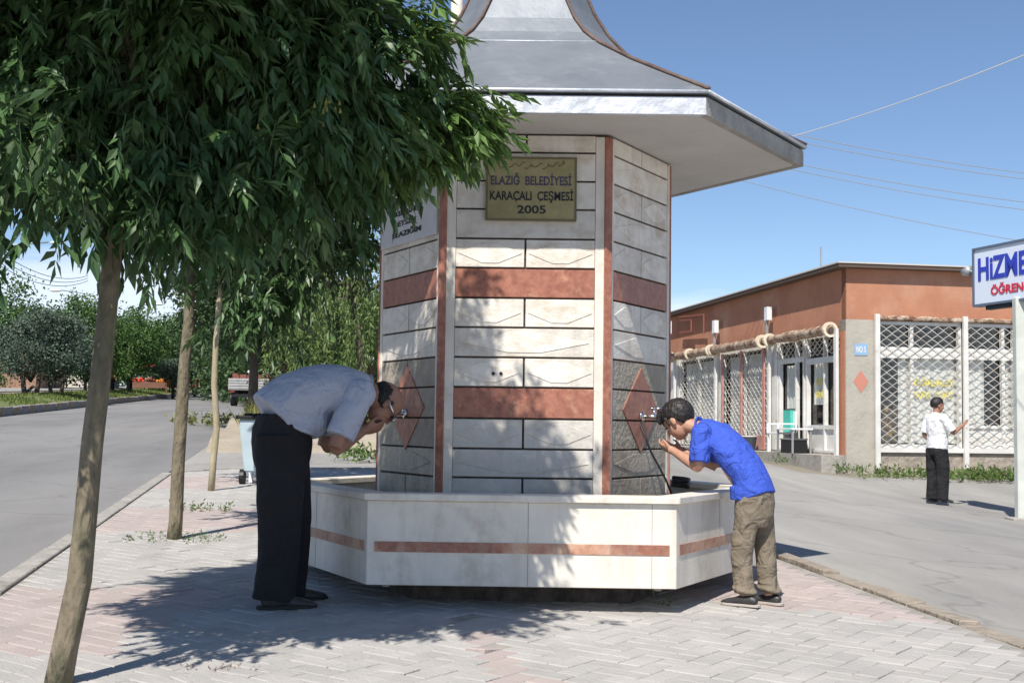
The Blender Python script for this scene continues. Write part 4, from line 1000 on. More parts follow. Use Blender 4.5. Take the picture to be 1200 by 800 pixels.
def leaf_crown(root, c, r, n, size, m, name='crown', clumps=46, hang=0.2, wd=.38, cs=.15):
    cl = crown_tips(c, r, clumps, .3, .22); k = rng.integers(0, clumps, n)
    p = cl[k] + rng.normal(0, 1, (n, 3)) * np.array(r) * cs
    d = rnd_dirs(n) + np.array([[0, 0, -hang]]); l = size * rng.uniform(.6, 1.3, n)
    V, F = leaves(p, d, rnd_dirs(n), l, l * wd); return npmesh(name, V, F, m, root), cl
def far_tree(x, Z, ztop, rx, m, label, zb=None, kind='broadleaf_tree', n=4200, size=.2, bark=M_barkd, lean=0, tr=.12, group='trees along the median and far side', grp=True, base=None, multi=1, ry=None):
    p = P(x, 450, Z); h = Hp(p.x, p.y) if base is None else base
    zt_ = P(x, ztop, Z).z; zb_ = (P(x, zb, Z).z if zb else h + 1.2)
    root = thing(kind, (p.x, p.y, h), label, 'tree', group if grp else None)
    c = (p.x + lean * .5, p.y, (zt_ + zb_) / 2 + .1); r = (rx, ry or rx, (zt_ - zb_) / 2 * .92)
    o, cl = leaf_crown(root, c, r, int(n * 1.9), size * .68, m)
    mb = MB()
    for k in range(multi):
        dx = (k - (multi - 1) / 2) * .9
        mb.tube([(p.x + dx * .3, p.y, h - .1), (p.x + dx * .7 + lean * .2, p.y, h + (zb_ - h) * .8), (c[0] + dx, p.y, c[2])], [tr, tr * .8, tr * .4], 8)
    for q in cl[:12]: mb.tube([(c[0], p.y, zb_), tuple(Vector((c[0], p.y, zb_)).lerp(Vector(q), .5) + Vector((0, 0, .2))), q], [tr * .4, tr * .25, tr * .1], 5)
    obj('trunk', mb, bark, root, smooth=True); return root
far_tree(297, 31, 285, 2.0, M_leafd, 'dark crowned street tree with a thick blackish trunk behind the bending man', zb=420, n=9000, size=.16, tr=.14, grp=False)
far_tree(338, 36, 300, 2.2, M_leafd, 'dense dark tree rising above the back of the bending man', zb=440, n=8000, size=.17, tr=.14, grp=False)
# willow with hanging strands
wp = P(405, 450, 27); wh = Hp(wp.x, wp.y); wr = thing('willow_tree', (wp.x, wp.y, wh), 'light green weeping willow between the man and the fountain', 'tree')
wc = np.array([wp.x, wp.y, P(405, 330, 27).z]); n_ = 260
d = rnd_dirs(n_); st = wc + d * np.array([1.5, 1.5, 1.3]); st[:, 2] = np.maximum(st[:, 2], wc[2] - .3) + rng.normal(0, .3, n_)
PP, DD = [], []
for i in range(n_):
    ln = rng.uniform(1.0, 2.6); k = int(ln / .045); t = np.arange(k) * .045
    sway = rng.normal(0, .06, 2); q = np.stack([st[i, 0] + d[i, 0] * .25 * np.minimum(t, .6) + sway[0] * t, st[i, 1] + d[i, 1] * .25 * np.minimum(t, .6) + sway[1] * t, st[i, 2] - t], 1)
    q = q[q[:, 2] > wh + .5]; PP.append(q); DD.append(np.tile([0, 0, -1.0], (len(q), 1)) + rng.normal(0, .55, (len(q), 3)))
PP = np.concatenate(PP); DD = np.concatenate(DD); V, F = leaves(PP + rng.normal(0, .03, PP.shape), DD, rnd_dirs(len(PP)), .13 * rng.uniform(.7, 1.3, len(PP)), .018)
npmesh('crown', V, F, M_leafw, wr)
mb = MB(); mb.tube([(wp.x + .4, wp.y, wh - .1), (wp.x + .35, wp.y, wh + 1.5), (wp.x + .1, wp.y, wc[2])], [.12, .10, .07], 8)
for i in range(0, n_, 9): mb.tube([(wp.x + .1, wp.y, wc[2] - .4), tuple(Vector((wp.x, wp.y, wc[2])).lerp(Vector(st[i]), .6) + Vector((0, 0, .3))), st[i]], [.04, .03, .012], 5)
obj('trunk', mb, M_barkd, wr, smooth=True)
# median and far side trees
far_tree(36, 56, 362, 2.1, M_leafs, 'round silvery grey olive like tree with a leaning prop on the median', zb=447, kind='olive_tree', n=9000, size=.17, tr=.14, multi=2)
mb = MB()
far_tree(-18, 60, 318, 2.6, M_leafg, 'tall bright green tree cut by the left edge of the view', zb=440, n=7000, size=.22, multi=1)
far_tree(66, 62, 372, 1.5, M_leafs, 'smaller silvery tree right of the big silvery one', zb=447, kind='olive_tree', n=4500, size=.18, multi=2)
far_tree(100, 72, 345, 2.4, M_leafg, 'bright green round tree left of the nearest ash trunk', zb=449, n=7500, size=.22)
far_tree(150, 80, 362, 2.6, M_leafg, 'bright green tree between the two nearest ash trunks', zb=449, n=7000, size=.23)
far_tree(190, 95, 372, 3.2, M_leafg, 'mid green tree behind the stalls, left of the second ash trunk', zb=449, n=7000, size=.26)
far_tree(238, 92, 368, 3.0, M_leafd, 'dark tree standing behind the third thin ash trunk', zb=447, n=7000, size=.26)
far_tree(275, 105, 372, 3.6, M_leafg, 'green tree directly above the parked flatbed truck', zb=450, n=7000, size=.28)
far_tree(203, 84, 420, 1.4, M_leafs, 'low silvery bush like tree above the stalls', zb=449, kind='olive_tree', n=3500, size=.2)
far_tree(130, 110, 385, 4.0, M_leafd, 'dark tree deep in the background between two ash trunks', zb=447, n=6000, size=.32)
far_tree(60, 100, 392, 4.2, M_leafd, 'dark background tree behind the silvery trees', zb=450, n=6000, size=.32)
far_tree(5, 100, 398, 4.2, M_leafd, 'dark background tree at the far left behind the median', zb=450, n=6000, size=.32)
far_tree(225, 120, 390, 4.4, M_leafd, 'dark tree at the far end of the road', zb=447, n=6000, size=.34)
far_tree(318, 120, 380, 4.6, M_leafd, 'broad dark tree right of the truck at the road end', zb=447, n=6000, size=.34)
far_tree(365, 60, 372, 2.6, M_leafd, 'dark bushy tree right behind the willow', zb=449, n=6000, size=.24)
far_tree(440, 48, 345, 2.0, M_leafg, 'green tree beside the left edge of the fountain column', zb=452, n=6000, size=.2)
# leaning prop branch beside olive tree
a_ = P(14, 471, 55.8); b_ = P(40, 452, 56)
lg = thing('wooden_prop', (a_.x, a_.y, Hp(a_.x, a_.y)), 'dark slanting wooden prop leaning against the silvery tree', 'prop')
mb = MB(); mb.tube([(a_.x, a_.y, Hp(a_.x, a_.y)), (b_.x, b_.y, b_.z)], [.09, .07], 7); mb.tube([(a_.x + .45, a_.y, Hp(a_.x, a_.y) + .40), (a_.x + .65, a_.y, Hp(a_.x, a_.y) + .55)], [.08, .07], 6); obj('beam', mb, M_barkd, lg)
tag(sheet('far_woods_ground', frange(-60, -21, 8), frange(20, 150, 10), 0.0, M_turf), 'green ground beyond the far carriageway', kind='structure')
def hedge(name, pts, w_, h0, h1, n, size, m, label):
    P0 = []
    for (a, b) in zip(pts[:-1], pts[1:]):
        k = n // (len(pts) - 1); t = rng.random(k); u = a[0] + (b[0] - a[0]) * t + rng.normal(0, w_, k); v = a[1] + (b[1] - a[1]) * t + rng.normal(0, w_, k)
        x, y = uv2xy(u, v); hh = (h0 + (h1 - h0) * (0.5 + .5 * np.sin(t * 37) * np.cos(t * 23 + 1))) * rng.random(k) ** .7
        P0.append(np.stack([x, y, H(x, y) + hh], 1))
    p = np.concatenate(P0); l = size * rng.uniform(.6, 1.3, len(p)); V, F = leaves(p, rnd_dirs(len(p)), rnd_dirs(len(p)), l, l * .35)
    return tag(npmesh(name, V, F, m), label, kind='stuff')
hedge('distant_woods', [(-48, 60), (-40, 150), (-5, 190), (8, 150), (6, 110)], 2.5, 2.4, 5.2, 60000, .34, M_leafd, 'dark mass of far trees closing the street')
hedge('distant_shrubs', [(-22, 60), (-22, 145)], .8, .6, 1.5, 12000, .2, M_leafd, 'low shrubs along the far pavement')
hedge('back_lot_woods', [(3.5, 62), (-2.5, 70), (-6, 90)], 1.0, 2.5, 4.5, 9000, .3, M_leafd, 'dark bushes at the back of the empty lot')

# grass
def blades(name, pts, hgt, m, label, kind='stuff', wd=.006, cat=None, lean=.35, loc=None):
    n = len(pts); d = np.tile([0, 0, 1.0], (n, 1)) + rng.normal(0, lean, (n, 3)); l = hgt * rng.uniform(.5, 1.25, n)
    V, F = leaves(np.asarray(pts), d, rnd_dirs(n), l, wd * np.ones(n)); return V, F
def grass_area(name, u0, u1, v0, v1, n, hgt, wd, m, label, dz=0.0, dzf=None):
    u = rng.uniform(u0, u1, n); v = rng.uniform(v0, v1, n); k = np.sin(u * 1.7 + v * .9) + np.sin(v * .53 + 1.3) + rng.normal(0, .6, n) > -.4; u, v = u[k], v[k]
    x, y = uv2xy(u, v); z = H(x, y) + dz + (dzf(u) if dzf else 0); V, F = blades(name, np.stack([x, y, z], 1), hgt, m, label, wd=wd)
    tag(npmesh(name, V, F, m), label, kind='stuff')
grass_area('median_grass', -13.3, -9.1, 20, 110, 22000, .16, .03, M_grass, 'short green grass on the median', .17, lambda u: .22 * np.sin(np.clip((u + 13.45) / 4.45, 0, 1) * math.pi))
# empty lot behind the fountain
tag(sheet('dirt_lot', np.unique(np.concatenate([frange(-1.5, 3.3, .4)])), frange(21.5, 70, 1.0), 0.02, M_dirt, fn=lambda U, V: -.09 * np.clip(1 - (V - 21.5) / .9, 0, 1) + .22 * np.clip((V - 21.5) / 3, 0, 1) * (1 + .4 * np.sin(U * 2.1 + V)) ), 'light bare earth of the lot behind the fountain', kind='structure')
grass_area('dry_grass', -1.2, 1.6, 27, 34, 4200, .55, .014, M_grassy, 'yellow green dry grass on the empty lot', .2)

def weed(c, r, n, h, m, label, grp, spread=None, cat='weeds', name='weed_clump'):
    c = Vector(c); root = None
    a = rng.uniform(0, 2 * math.pi, n); rad = r * np.sqrt(rng.random(n)); x = c.x + rad * np.cos(a) * (spread or 1); y = c.y + rad * np.sin(a); z = np.full(n, c.z)
    p = np.stack([x, y, z], 1); st = norm(np.stack([np.cos(a) * .7, np.sin(a) * .7, np.ones(n)], 1) + rng.normal(0, .3, (n, 3)))
    PP, DD = [], []
    for k in range(4):
        PP.append(p + st * (h * (k / 4) * rng.uniform(.6, 1.1, (n, 1)))); DD.append(st * .6 + rng.normal(0, .55, (n, 3)))
    PP = np.concatenate(PP); DD = np.concatenate(DD); V, F = leaves(PP - np.array(c), DD, rnd_dirs(len(PP)), h * .45 * rng.uniform(.6, 1.2, len(PP)), h * .07)
    me = npmesh(name, V, F, m); me.location = c; ORG[me.name] = c; return tag(me, label, cat, grp)
def gp(x, y, Z): p = P(x, y, Z); return (p.x, p.y, Hp(p.x, p.y) + .005)
weed(gp(205, 634, 9.15), .26, 60, .07, M_weed, 'flat green weeds around the foot of the second ash tree', None, 1.3)
weed(gp(236, 597, 11.3), .20, 40, .10, M_weed, 'small pale weeds in the paving beyond the second ash tree', None, 1.4)
weed(gp(773, 712, 6.75), .015, 3, .09, M_weed, 'single green sprout in the paving before the basin', None)
lp = gp(255, 779, 5.1); weed(lp, .10, 16, .035, mat('dry_leaf', (0.20, 0.09, 0.04), (0.16, 0.12, 0.05), 9, .9), 'few dry fallen leaves on the paving near the front', None, 1.7, 'fallen leaves', 'leaf_litter')
weed(gp(437, 553, 19.5), .5, 70, .28, M_weed, 'green weed tuft behind the basin left of the column', None, 1.2)
WG = 'weed clumps along the shop footing'
for (x, y, Z, r, h, lb) in ((938, 545, 28.5, .45, .34, 'green weed clump on the step edge below the chair'), (1000, 541, 26.8, .32, .34, 'weed clump below the grey cement corner pillar'), (1040, 549, 25.6, .5, .26, 'weed clump below the left barred window'),
                            (1062, 546, 26.2, .45, .42, 'tallest weed clump left of the standing man'), (1128, 555, 25.6, .6, .40, 'weed clump just right of the standing man'), (1152, 556, 26.0, .6, .42, 'weed clump in the middle right of the standing man'), (1178, 557, 25.8, .6, .55, 'bushy weed clump left of the sign post'),
                            (905, 538, 31, .4, .22, 'low weeds by the step right of the boy'), (1225, 560, 25.6, .6, .4, 'weed clump right of the sign post')):
    weed(gp(x, y, Z), r, int(60 * r / .4), h * .6, M_weed, lb, WG, 1.2)
weed(gp(240, 498, 34), .5, 60, .4, M_grassy, 'yellowish weed tuft at the road edge between thin trunk and bin', None, 1.6)

# ------------------------------------------------------------------ poles, lamps, cables
pp = P(535, 30, 24); hz = Hp(pp.x, pp.y); up = thing('utility_pole', (pp.x, pp.y, hz), 'tall cream concrete pole rising behind the fountain roof', 'pole')
M_conc = mat('cream_concrete', (0.58, 0.54, 0.46), (0.50, 0.46, 0.39), 4, .9, .2, 20)
mb = MB(); mb.tube([(pp.x, pp.y, hz - .1), (pp.x, pp.y, 11)], [.16, .10], 12); obj('shaft', mb, M_conc, up, smooth=True)
mb = MB(); mb.box(pp.x - 1, pp.x + 1, pp.y - .06, pp.y + .06, 10.3, 10.42); obj('crossarm', mb, M_metal, up)
def lamp(x, Z, xl, yl, label, double=False):
    p = P(x, yl, Z); h = Hp(p.x, p.y) + .3; l = P(xl, yl, Z); t = thing('street_lamp', (p.x, p.y, h), label, 'street lamp', 'street lamps on the median')
    mb = MB(); mb.tube([(p.x, p.y, h - .1), (p.x, p.y, l.z - .35)], [.10, .05], 8); obj('pole', mb, M_metal, t, smooth=True)
    for k, s_ in enumerate((1, -1) if double else (1,)):
        dx = (l.x - p.x) * s_; mb = MB(); mb.tube([(p.x, p.y, l.z - .4), (p.x + dx * .3, p.y, l.z - .15), (p.x + dx * .85, p.y, l.z)], .035, 6); obj('arm', mb, M_metal, t, smooth=True)
        hd = MB(); hd.ell((p.x + dx, p.y, l.z - .02), (.38, 0, 0), (0, .16, 0), (0, 0, .09), 12, 6); obj('lamp_head', hd, M_wplast, t, smooth=True)
lamp(-8, 57, 68, 284, 'street lamp whose head hangs highest at the left edge'); lamp(112, 76, 65, 340, 'street lamp seen small below the higher lamp head')
lamp(178, 96, 170, 356, 'double armed lamp far off between the two ash trunks', True)
def cable(pts, label, r=.011, m=None, grp='overhead cables'):
    (a, b, sag) = pts; a = Vector(a); b = Vector(b); q = [a.lerp(b, t) - Vector((0, 0, sag * 4 * t * (1 - t))) for t in np.linspace(0, 1, 22)]
    mb = MB(); mb.tube(q, r, 5); o = obj('overhead_cable', mb, m or M_black, loc=a); tag(o, label, 'cable', grp)
M_cabl = mat('pale_cable', (0.55, 0.56, 0.58), rough=.6)
M_cabd = mat('grey_cable', (0.22, 0.23, 0.25), rough=.6)
e0 = Vector((pp.x + .9, pp.y, 10.45))
def cab(y0, y1, Za, Zb, lb, m, r=.009, x0=760, x1=1330, sag=.25):
    s_ = (y1 - y0) / (1200 - 930); cable((P(x0, y0 + (x0 - 930) * s_, Za), P(x1, y0 + (x1 - 930) * s_, Zb), sag), lb, r, m)
cab(141, 52, 22, 14, 'pale cable rising steeply to the upper right corner', M_cabl, .008)
cab(146, 194, 30, 26, 'upper of the thin cables right of the fountain roof', M_cabd); cab(154, 201, 30.3, 26.3, 'second thin cable just under the upper one', M_cabd)
cab(180, 228, 30, 26, 'third thin cable right of the fountain roof', M_cabd); cab(188, 237, 30.3, 26.3, 'fourth thin cable just under the third', M_cabd)
cab(216, 274, 30, 26, 'lowest thin cable above the shop roof', M_cabd, .008)
for k, (a, b) in enumerate((((-40, 272), (103, 326)), ((-40, 262), (103, 323)), ((-40, 282), (103, 329)))):
    cable((P(a[0], a[1], 50), P(b[0], b[1], 76), .9), ('middle', 'upper', 'lower')[k] + ' cable sagging below the lamp at the left edge', .018, M_cabd)

# ------------------------------------------------------------------ banner and white house behind the willow
hp0 = P(415, 440, 75); hh = thing('house', (hp0.x, hp0.y, Hp(hp0.x, hp0.y)), 'cream house showing in patches through the willow', 'house')
z0 = Hp(hp0.x, hp0.y) - .3; M_cream = mat('cream_wall', (0.66, 0.60, 0.48), (0.58, 0.52, 0.42), 1, .9)
mb = MB(); mb.box(hp0.x - 2.6, hp0.x + 4, hp0.y, hp0.y + 6, z0, z0 + 4.6); obj('wall', mb, M_cream, hh)
mb = MB(); mb.add([(hp0.x - 3, hp0.y - .4, z0 + 4.6), (hp0.x + 4.4, hp0.y - .4, z0 + 4.6), (hp0.x + 4.4, hp0.y + 6.4, z0 + 4.6), (hp0.x - 3, hp0.y + 6.4, z0 + 4.6), (hp0.x, hp0.y + 3, z0 + 6.2), (hp0.x + 1.6, hp0.y + 3, z0 + 6.2)], [(3, 2, 1, 0), (0, 1, 5, 4), (1, 2, 5), (2, 3, 4, 5), (3, 0, 4)]); obj('roof', mb, mat('roof_tile', (0.35, 0.14, 0.08), (0.28, 0.11, 0.07), 5, .9), hh)
for k in (-1.6, .3, 2.2):
    mb = MB(); mb.box(hp0.x + k, hp0.x + k + 1, hp0.y - .04, hp0.y - .002, z0 + 1.6, z0 + 3); wo = obj('window', mb, M_wpaint, hh)
    mb = MB(); mb.box(hp0.x + k + .08, hp0.x + k + .92, hp0.y - .05, hp0.y - .041, z0 + 1.7, z0 + 2.9); obj('pane', mb, M_inside, wo)
bp = P(444, 236, 22); bn = thing('banner_sign', (bp.x, bp.y, Hp(bp.x, bp.y)), 'red white and green striped sign board high behind the ash leaves', 'sign')
bx0, bx1 = P(434, 236, 22).x, P(462, 236, 22).x; z1, z2, z3_, z4 = P(440, 224, 22).z, P(440, 230, 22).z, P(440, 240, 22).z, P(440, 243, 22).z
for nm, (za, zb_), m in (('red_stripe', (z2, z1), mat('banner_red', (0.5, 0.05, 0.03), rough=.6)), ('green_stripe', (z3_, z2 - .0), mat('banner_green', (0.04, 0.36, 0.10), rough=.6)), ('white_stripe', (z4, z3_), M_wplast)):
    mb = MB(); mb.box(bx0, bx1, bp.y, bp.y + .05, za + .002, zb_ - .002); obj(nm, mb, m, bn)
mb = MB(); mb.tube([((bx0 + bx1) / 2 + .08, bp.y + .12, Hp(bp.x, bp.y) - .05), ((bx0 + bx1) / 2 + .08, bp.y + .12, z1)], .05, 8); obj('post', mb, M_metal, bn)
# far left houses
for (x, Z, y0, wd_, hgt, cc, lb) in ((-10, 92, 446, 7, 3.6, (0.36, 0.22, 0.15), 'low brown house at the far left behind the trees'), (84, 108, 449, 5, 3.0, (0.6, 0.56, 0.5), 'pale low house between the median trunks')):
    q = P(x, y0, Z); zz = Hp(q.x, q.y); t = thing('house', (q.x, q.y, zz), lb, 'house'); m_ = mat('wall_' + ('brown' if x < 0 else 'pale'), cc, tuple(v * .8 for v in cc), 1, .9)
    mb = MB(); mb.box(q.x - wd_ / 2, q.x + wd_ / 2, q.y, q.y + 5, zz - .2, zz + hgt); obj('wall', mb, m_, t)
    mb = MB(); mb.box(q.x - wd_ / 2 - .3, q.x + wd_ / 2 + .3, q.y - .3, q.y + 5.3, zz + hgt + .002, zz + hgt + .25); obj('roof', mb, M_cap, t)
    for k in (-.3, .1):
        mb = MB(); mb.box(q.x + wd_ * k, q.x + wd_ * k + 1.1, q.y - .03, q.y - .002, zz + 1, zz + 2.3); obj('window', mb, M_inside, t)

# ------------------------------------------------------------------ flatbed truck far up the road, seen from behind
q = P(291, 470, 62); tz = Hp(q.x, q.y) - .03; trk = thing('flatbed_truck', (q.x, q.y, tz), 'flatbed truck with pale tailboard and red load parked up the road', 'truck')
M_tb = mat('pale_truck_board', (0.42, 0.42, 0.41), (0.32, 0.32, 0.32), 4, .7)
X0, X1, Y0 = q.x - .98, q.x + .98, q.y
mb = MB(); mb.box(X0, X1, Y0, Y0 + 3.6, tz + .78, tz + .90); obj('bed', mb, M_tb, trk)
mb = MB(); mb.box(X0, X1, Y0 - .05, Y0 - .003, tz + .80, tz + 1.35)
for k in range(4): mb.box(X0 + .02, X1 - .02, Y0 - .075, Y0 - .051, tz + .86 + .13 * k, tz + .93 + .13 * k)
obj('tailboard', mb, M_tb, trk)
for s_ in (X0, X1 - .05): mb = MB(); mb.box(s_, s_ + .05, Y0, Y0 + 3.6, tz + .902, tz + 1.35); obj('side_board', mb, M_tb, trk)
mb = MB(); mb.box(X0 + .1, X1 - .1, Y0 + 3.7, Y0 + 5.2, tz + .5, tz + 1.9); cabo = obj('cab', mb, mat('cab_white', (0.6, 0.6, 0.6), rough=.4), trk, bevel=.08)
mb = MB(); mb.box(X0 + .3, X1 - .3, Y0 + 3.66, Y0 + 3.695, tz + 1.35, tz + 1.75); obj('rear_window', mb, M_inside, cabo)
mb = MB(); mb.box(X0 + .3, X0 + .42, Y0 + .1, Y0 + 4.8, tz + .6, tz + .778); mb.box(X1 - .42, X1 - .3, Y0 + .1, Y0 + 4.8, tz + .6, tz + .778); mb.box(X0 + .15, X1 - .15, Y0 + .02, Y0 + .1, tz + .45, tz + .6); obj('chassis', mb, M_black, trk)
for (wx, wy) in ((X0 + .02, .7), (X1 - .27, .7), (X0 + .06, 4.4), (X1 - .27, 4.4)):
    mb = MB(); mb.tube([(wx, Y0 + wy, tz + .36), (wx + .24, Y0 + wy, tz + .36)], .36, 18, side=(0, 0, 1)); wo = obj('wheel', mb, M_black, trk)
    mb = MB(); mb.tube([(wx - .005, Y0 + wy, tz + .36), (wx + .245, Y0 + wy, tz + .36)], .17, 12, side=(0, 0, 1)); obj('rim', mb, M_metal, wo)
for wx in (X0 + .08, X1 - .3): mb = MB(); mb.box(wx, wx + .22, Y0 - .045, Y0 - .002, tz + .66, tz + .76); obj('tail_light', mb, mat('tail_red', (0.2, 0.03, 0.03), rough=.3), trk)
ld = thing('crate_load', (q.x, Y0 + 1.5, tz + .905), 'heap of red crates on the bed of the far truck', 'load')
for k in range(10):
    a = X0 + .12 + (k % 5) * .35; b = Y0 + .3 + (k // 5) * .6; mb = MB(); mb.box(a, a + .32, b, b + .5, tz + .907 + (k % 2) * .003, tz + 1.5 + .12 * random.random()); obj('crate', mb, mat('crate_red', (0.26, 0.07, 0.05), (0.18, 0.09, 0.07), 6, .7), ld)

# ------------------------------------------------------------------ wheeled bin behind the man
q = P(310, 553, 14.4); q.z = Hp(q.x, q.y); q = Vector(q)
bn2 = thing('wheeled_bin', q, 'pale blue grey wheeled rubbish bin half hidden behind the bending man', 'bin')
M_bin = mat('pale_blue_bin', (0.50, 0.60, 0.64), (0.42, 0.52, 0.56), 4, .5)
mb = MB(); hw = .26
bt_, tp_ = [(-.19, -.2), (.19, -.2), (.19, .2), (-.19, .2)], [(-.25, -.27), (.25, -.27), (.25, .27), (-.25, .27)]
mb.add([(q.x + a, q.y + b, q.z + .14) for a, b in bt_] + [(q.x + a, q.y + b, q.z + .72) for a, b in tp_], [(3, 2, 1, 0), (4, 5, 6, 7), (0, 1, 5, 4), (1, 2, 6, 5), (2, 3, 7, 6), (3, 0, 4, 7)]); obj('bin_body', mb, M_bin, bn2, bevel=.015)
mb = MB(); mb.box(q.x - .28, q.x + .28, q.y - .3, q.y + .3, q.z + .722, q.z + .76); mb.box(q.x - .2, q.x + .2, q.y - .22, q.y + .2, q.z + .761, q.z + .79); obj('lid', mb, M_black, bn2, bevel=.01)
for a in (-.24, .19):
    mb = MB(); mb.tube([(q.x + a, q.y - .15, q.z + .085), (q.x + a + .05, q.y - .15, q.z + .085)], .085, 14, side=(0, 0, 1)); obj('wheel', mb, M_black, bn2)
for a in (-.2, .16): mb = MB(); mb.box(q.x + a, q.x + a + .04, q.y + .12, q.y + .18, q.z, q.z + .14); obj('foot', mb, M_wplast, bn2)

# ------------------------------------------------------------------ stalls on the median far away
def stall(x, y, Z, wd_, cols, label, canopy=None):
    q = P(x, y, Z); h = Hp(q.x, q.y) + .35; t = thing('market_stall', (q.x, q.y, h), label, 'market stall', 'roadside stalls on the median')
    M_w = mat('reddish_brown_wood', (0.22, 0.10, 0.07), (0.16, 0.08, 0.05), 4, .9)
    mb = MB(); mb.box(q.x - wd_ / 2, q.x + wd_ / 2, q.y, q.y + 1, h + .62, h + .68); obj('counter', mb, M_w, t)
    mb = MB(); mb.box(q.x - wd_ / 2, q.x + wd_ / 2, q.y - .03, q.y - .002, h + .25, h + .66); obj('front_board', mb, M_w, t)
    for a in (-wd_ / 2, wd_ / 2 - .08):
        for b in (0, .92): mb = MB(); mb.box(q.x + a, q.x + a + .08, q.y + b, q.y + b + .08, h - .1, h + .619); obj('leg', mb, M_w, t)
    for k, c_ in enumerate(cols):
        a = q.x - wd_ / 2 + wd_ * (k + .5) / len(cols); mb = MB()
        for _ in range(14): mb.sph((a + random.uniform(-.4, .4) * wd_ / len(cols), q.y + random.uniform(.1, .8), h + .72 + random.uniform(0, .22)), .12, 8, 5)
        obj('produce_heap', mb, mat('produce_%s' % c_, {'red': (.55, .06, .03), 'yellow': (.65, .42, .03), 'white': (.75, .72, .68), 'orange': (.6, .2, .03), 'brown': (.25, .1, .06)}[c_], rough=.6), t)
    if canopy:
        mb = MB(); mb.tube([(q.x, q.y + .5, h + .68), (q.x, q.y + .5, h + 2.0)], .03, 6); obj('umbrella_pole', mb, M_metal, t)
        mb = MB(); c0 = (q.x, q.y + .5, h + 2.1); n = 10; vs = [c0] + [(q.x + .9 * math.cos(2 * math.pi * k / n), q.y + .5 + .9 * math.sin(2 * math.pi * k / n), h + 1.75) for k in range(n)] + [(q.x, q.y + .5, h + 2.07)]
        mb.add(vs, [(0, 1 + k, 1 + (k + 1) % n) for k in range(n)] + [(n + 1, 1 + (k + 1) % n, 1 + k) for k in range(n)]); obj('umbrella', mb, mat('umbrella_red', (.5, .06, .05), rough=.8), t)
stall(174, 462, 92, 2.6, ['red', 'brown', 'orange'], 'left stall with red goods under a red parasol on the median', True)
stall(192, 462, 95, 2.4, ['yellow', 'white', 'orange'], 'middle stall heaped with white and orange goods on the median')
stall(208, 461, 99, 2.6, ['yellow', 'yellow', 'brown'], 'right stall with yellow goods beside the second ash trunk')
stall(232, 458, 112, 3.4, ['white', 'red', 'brown'], 'farthest stall with white and red goods past the second ash trunk')
q = P(235, 458, 108); t = thing('bollard_post', (q.x, q.y, Hp(q.x, q.y)), 'short white post by the far stalls', 'post'); mb = MB(); mb.tube([(q.x, q.y, Hp(q.x, q.y) - .1), (q.x, q.y, Hp(q.x, q.y) + 1.9)], .14, 8); obj('shaft', mb, M_wpaint, t); mb = MB(); mb.sph((q.x, q.y, Hp(q.x, q.y) + 1.95), .16); obj('cap', mb, M_wpaint, t)
# ------------------------------------------------------------------ people
M_skinm = mat('tanned_skin', (0.36, 0.19, 0.125), (0.30, 0.15, 0.10), 20, 0.5, 0.08, 60)
M_skinb = mat('light_brown_skin', (0.50, 0.28, 0.19), (0.44, 0.23, 0.155), 20, 0.5, 0.08, 60)
M_hair = mat('black_hair', (0.012, 0.010, 0.010), (0.025, 0.02, 0.018), 60, 0.5, 0.8, 120, stretch=(1, 1, .3))
M_shirtm = mat('pale_blue_grey_cotton', (0.44, 0.47, 0.56), (0.41, 0.44, 0.53), 4, 0.85, 0.3, 200, bump2=(0.8, 7))
M_trm = mat('black_wool_trousers', (0.012, 0.012, 0.014), (0.017, 0.017, 0.019), 5, 0.9, 0.3, 200, bump2=(0.7, 6))
M_shirtb = mat('bright_blue_cotton', (0.045, 0.10, 0.52), (0.035, 0.08, 0.44), 6, 0.85, 0.3, 220, bump2=(1.0, 13))
M_trb = mat('khaki_trousers', (0.215, 0.175, 0.13), (0.175, 0.145, 0.105), 7, 0.9, 0.3, 200, bump2=(1.0, 12))
M_shw = mat('white_cotton', (0.76, 0.76, 0.75), (0.70, 0.70, 0.70), 5, 0.85, 0.3, 200, bump2=(0.8, 8))
M_shoe = mat('dark_shoe', (0.025, 0.024, 0.024), (0.05, 0.05, 0.05), 12, 0.45)
M_sole = mat('pale_sole', (0.42, 0.38, 0.34), rough=.8)
M_eye = mat('dark_eye', (0.02, 0.015, 0.012), rough=.2)

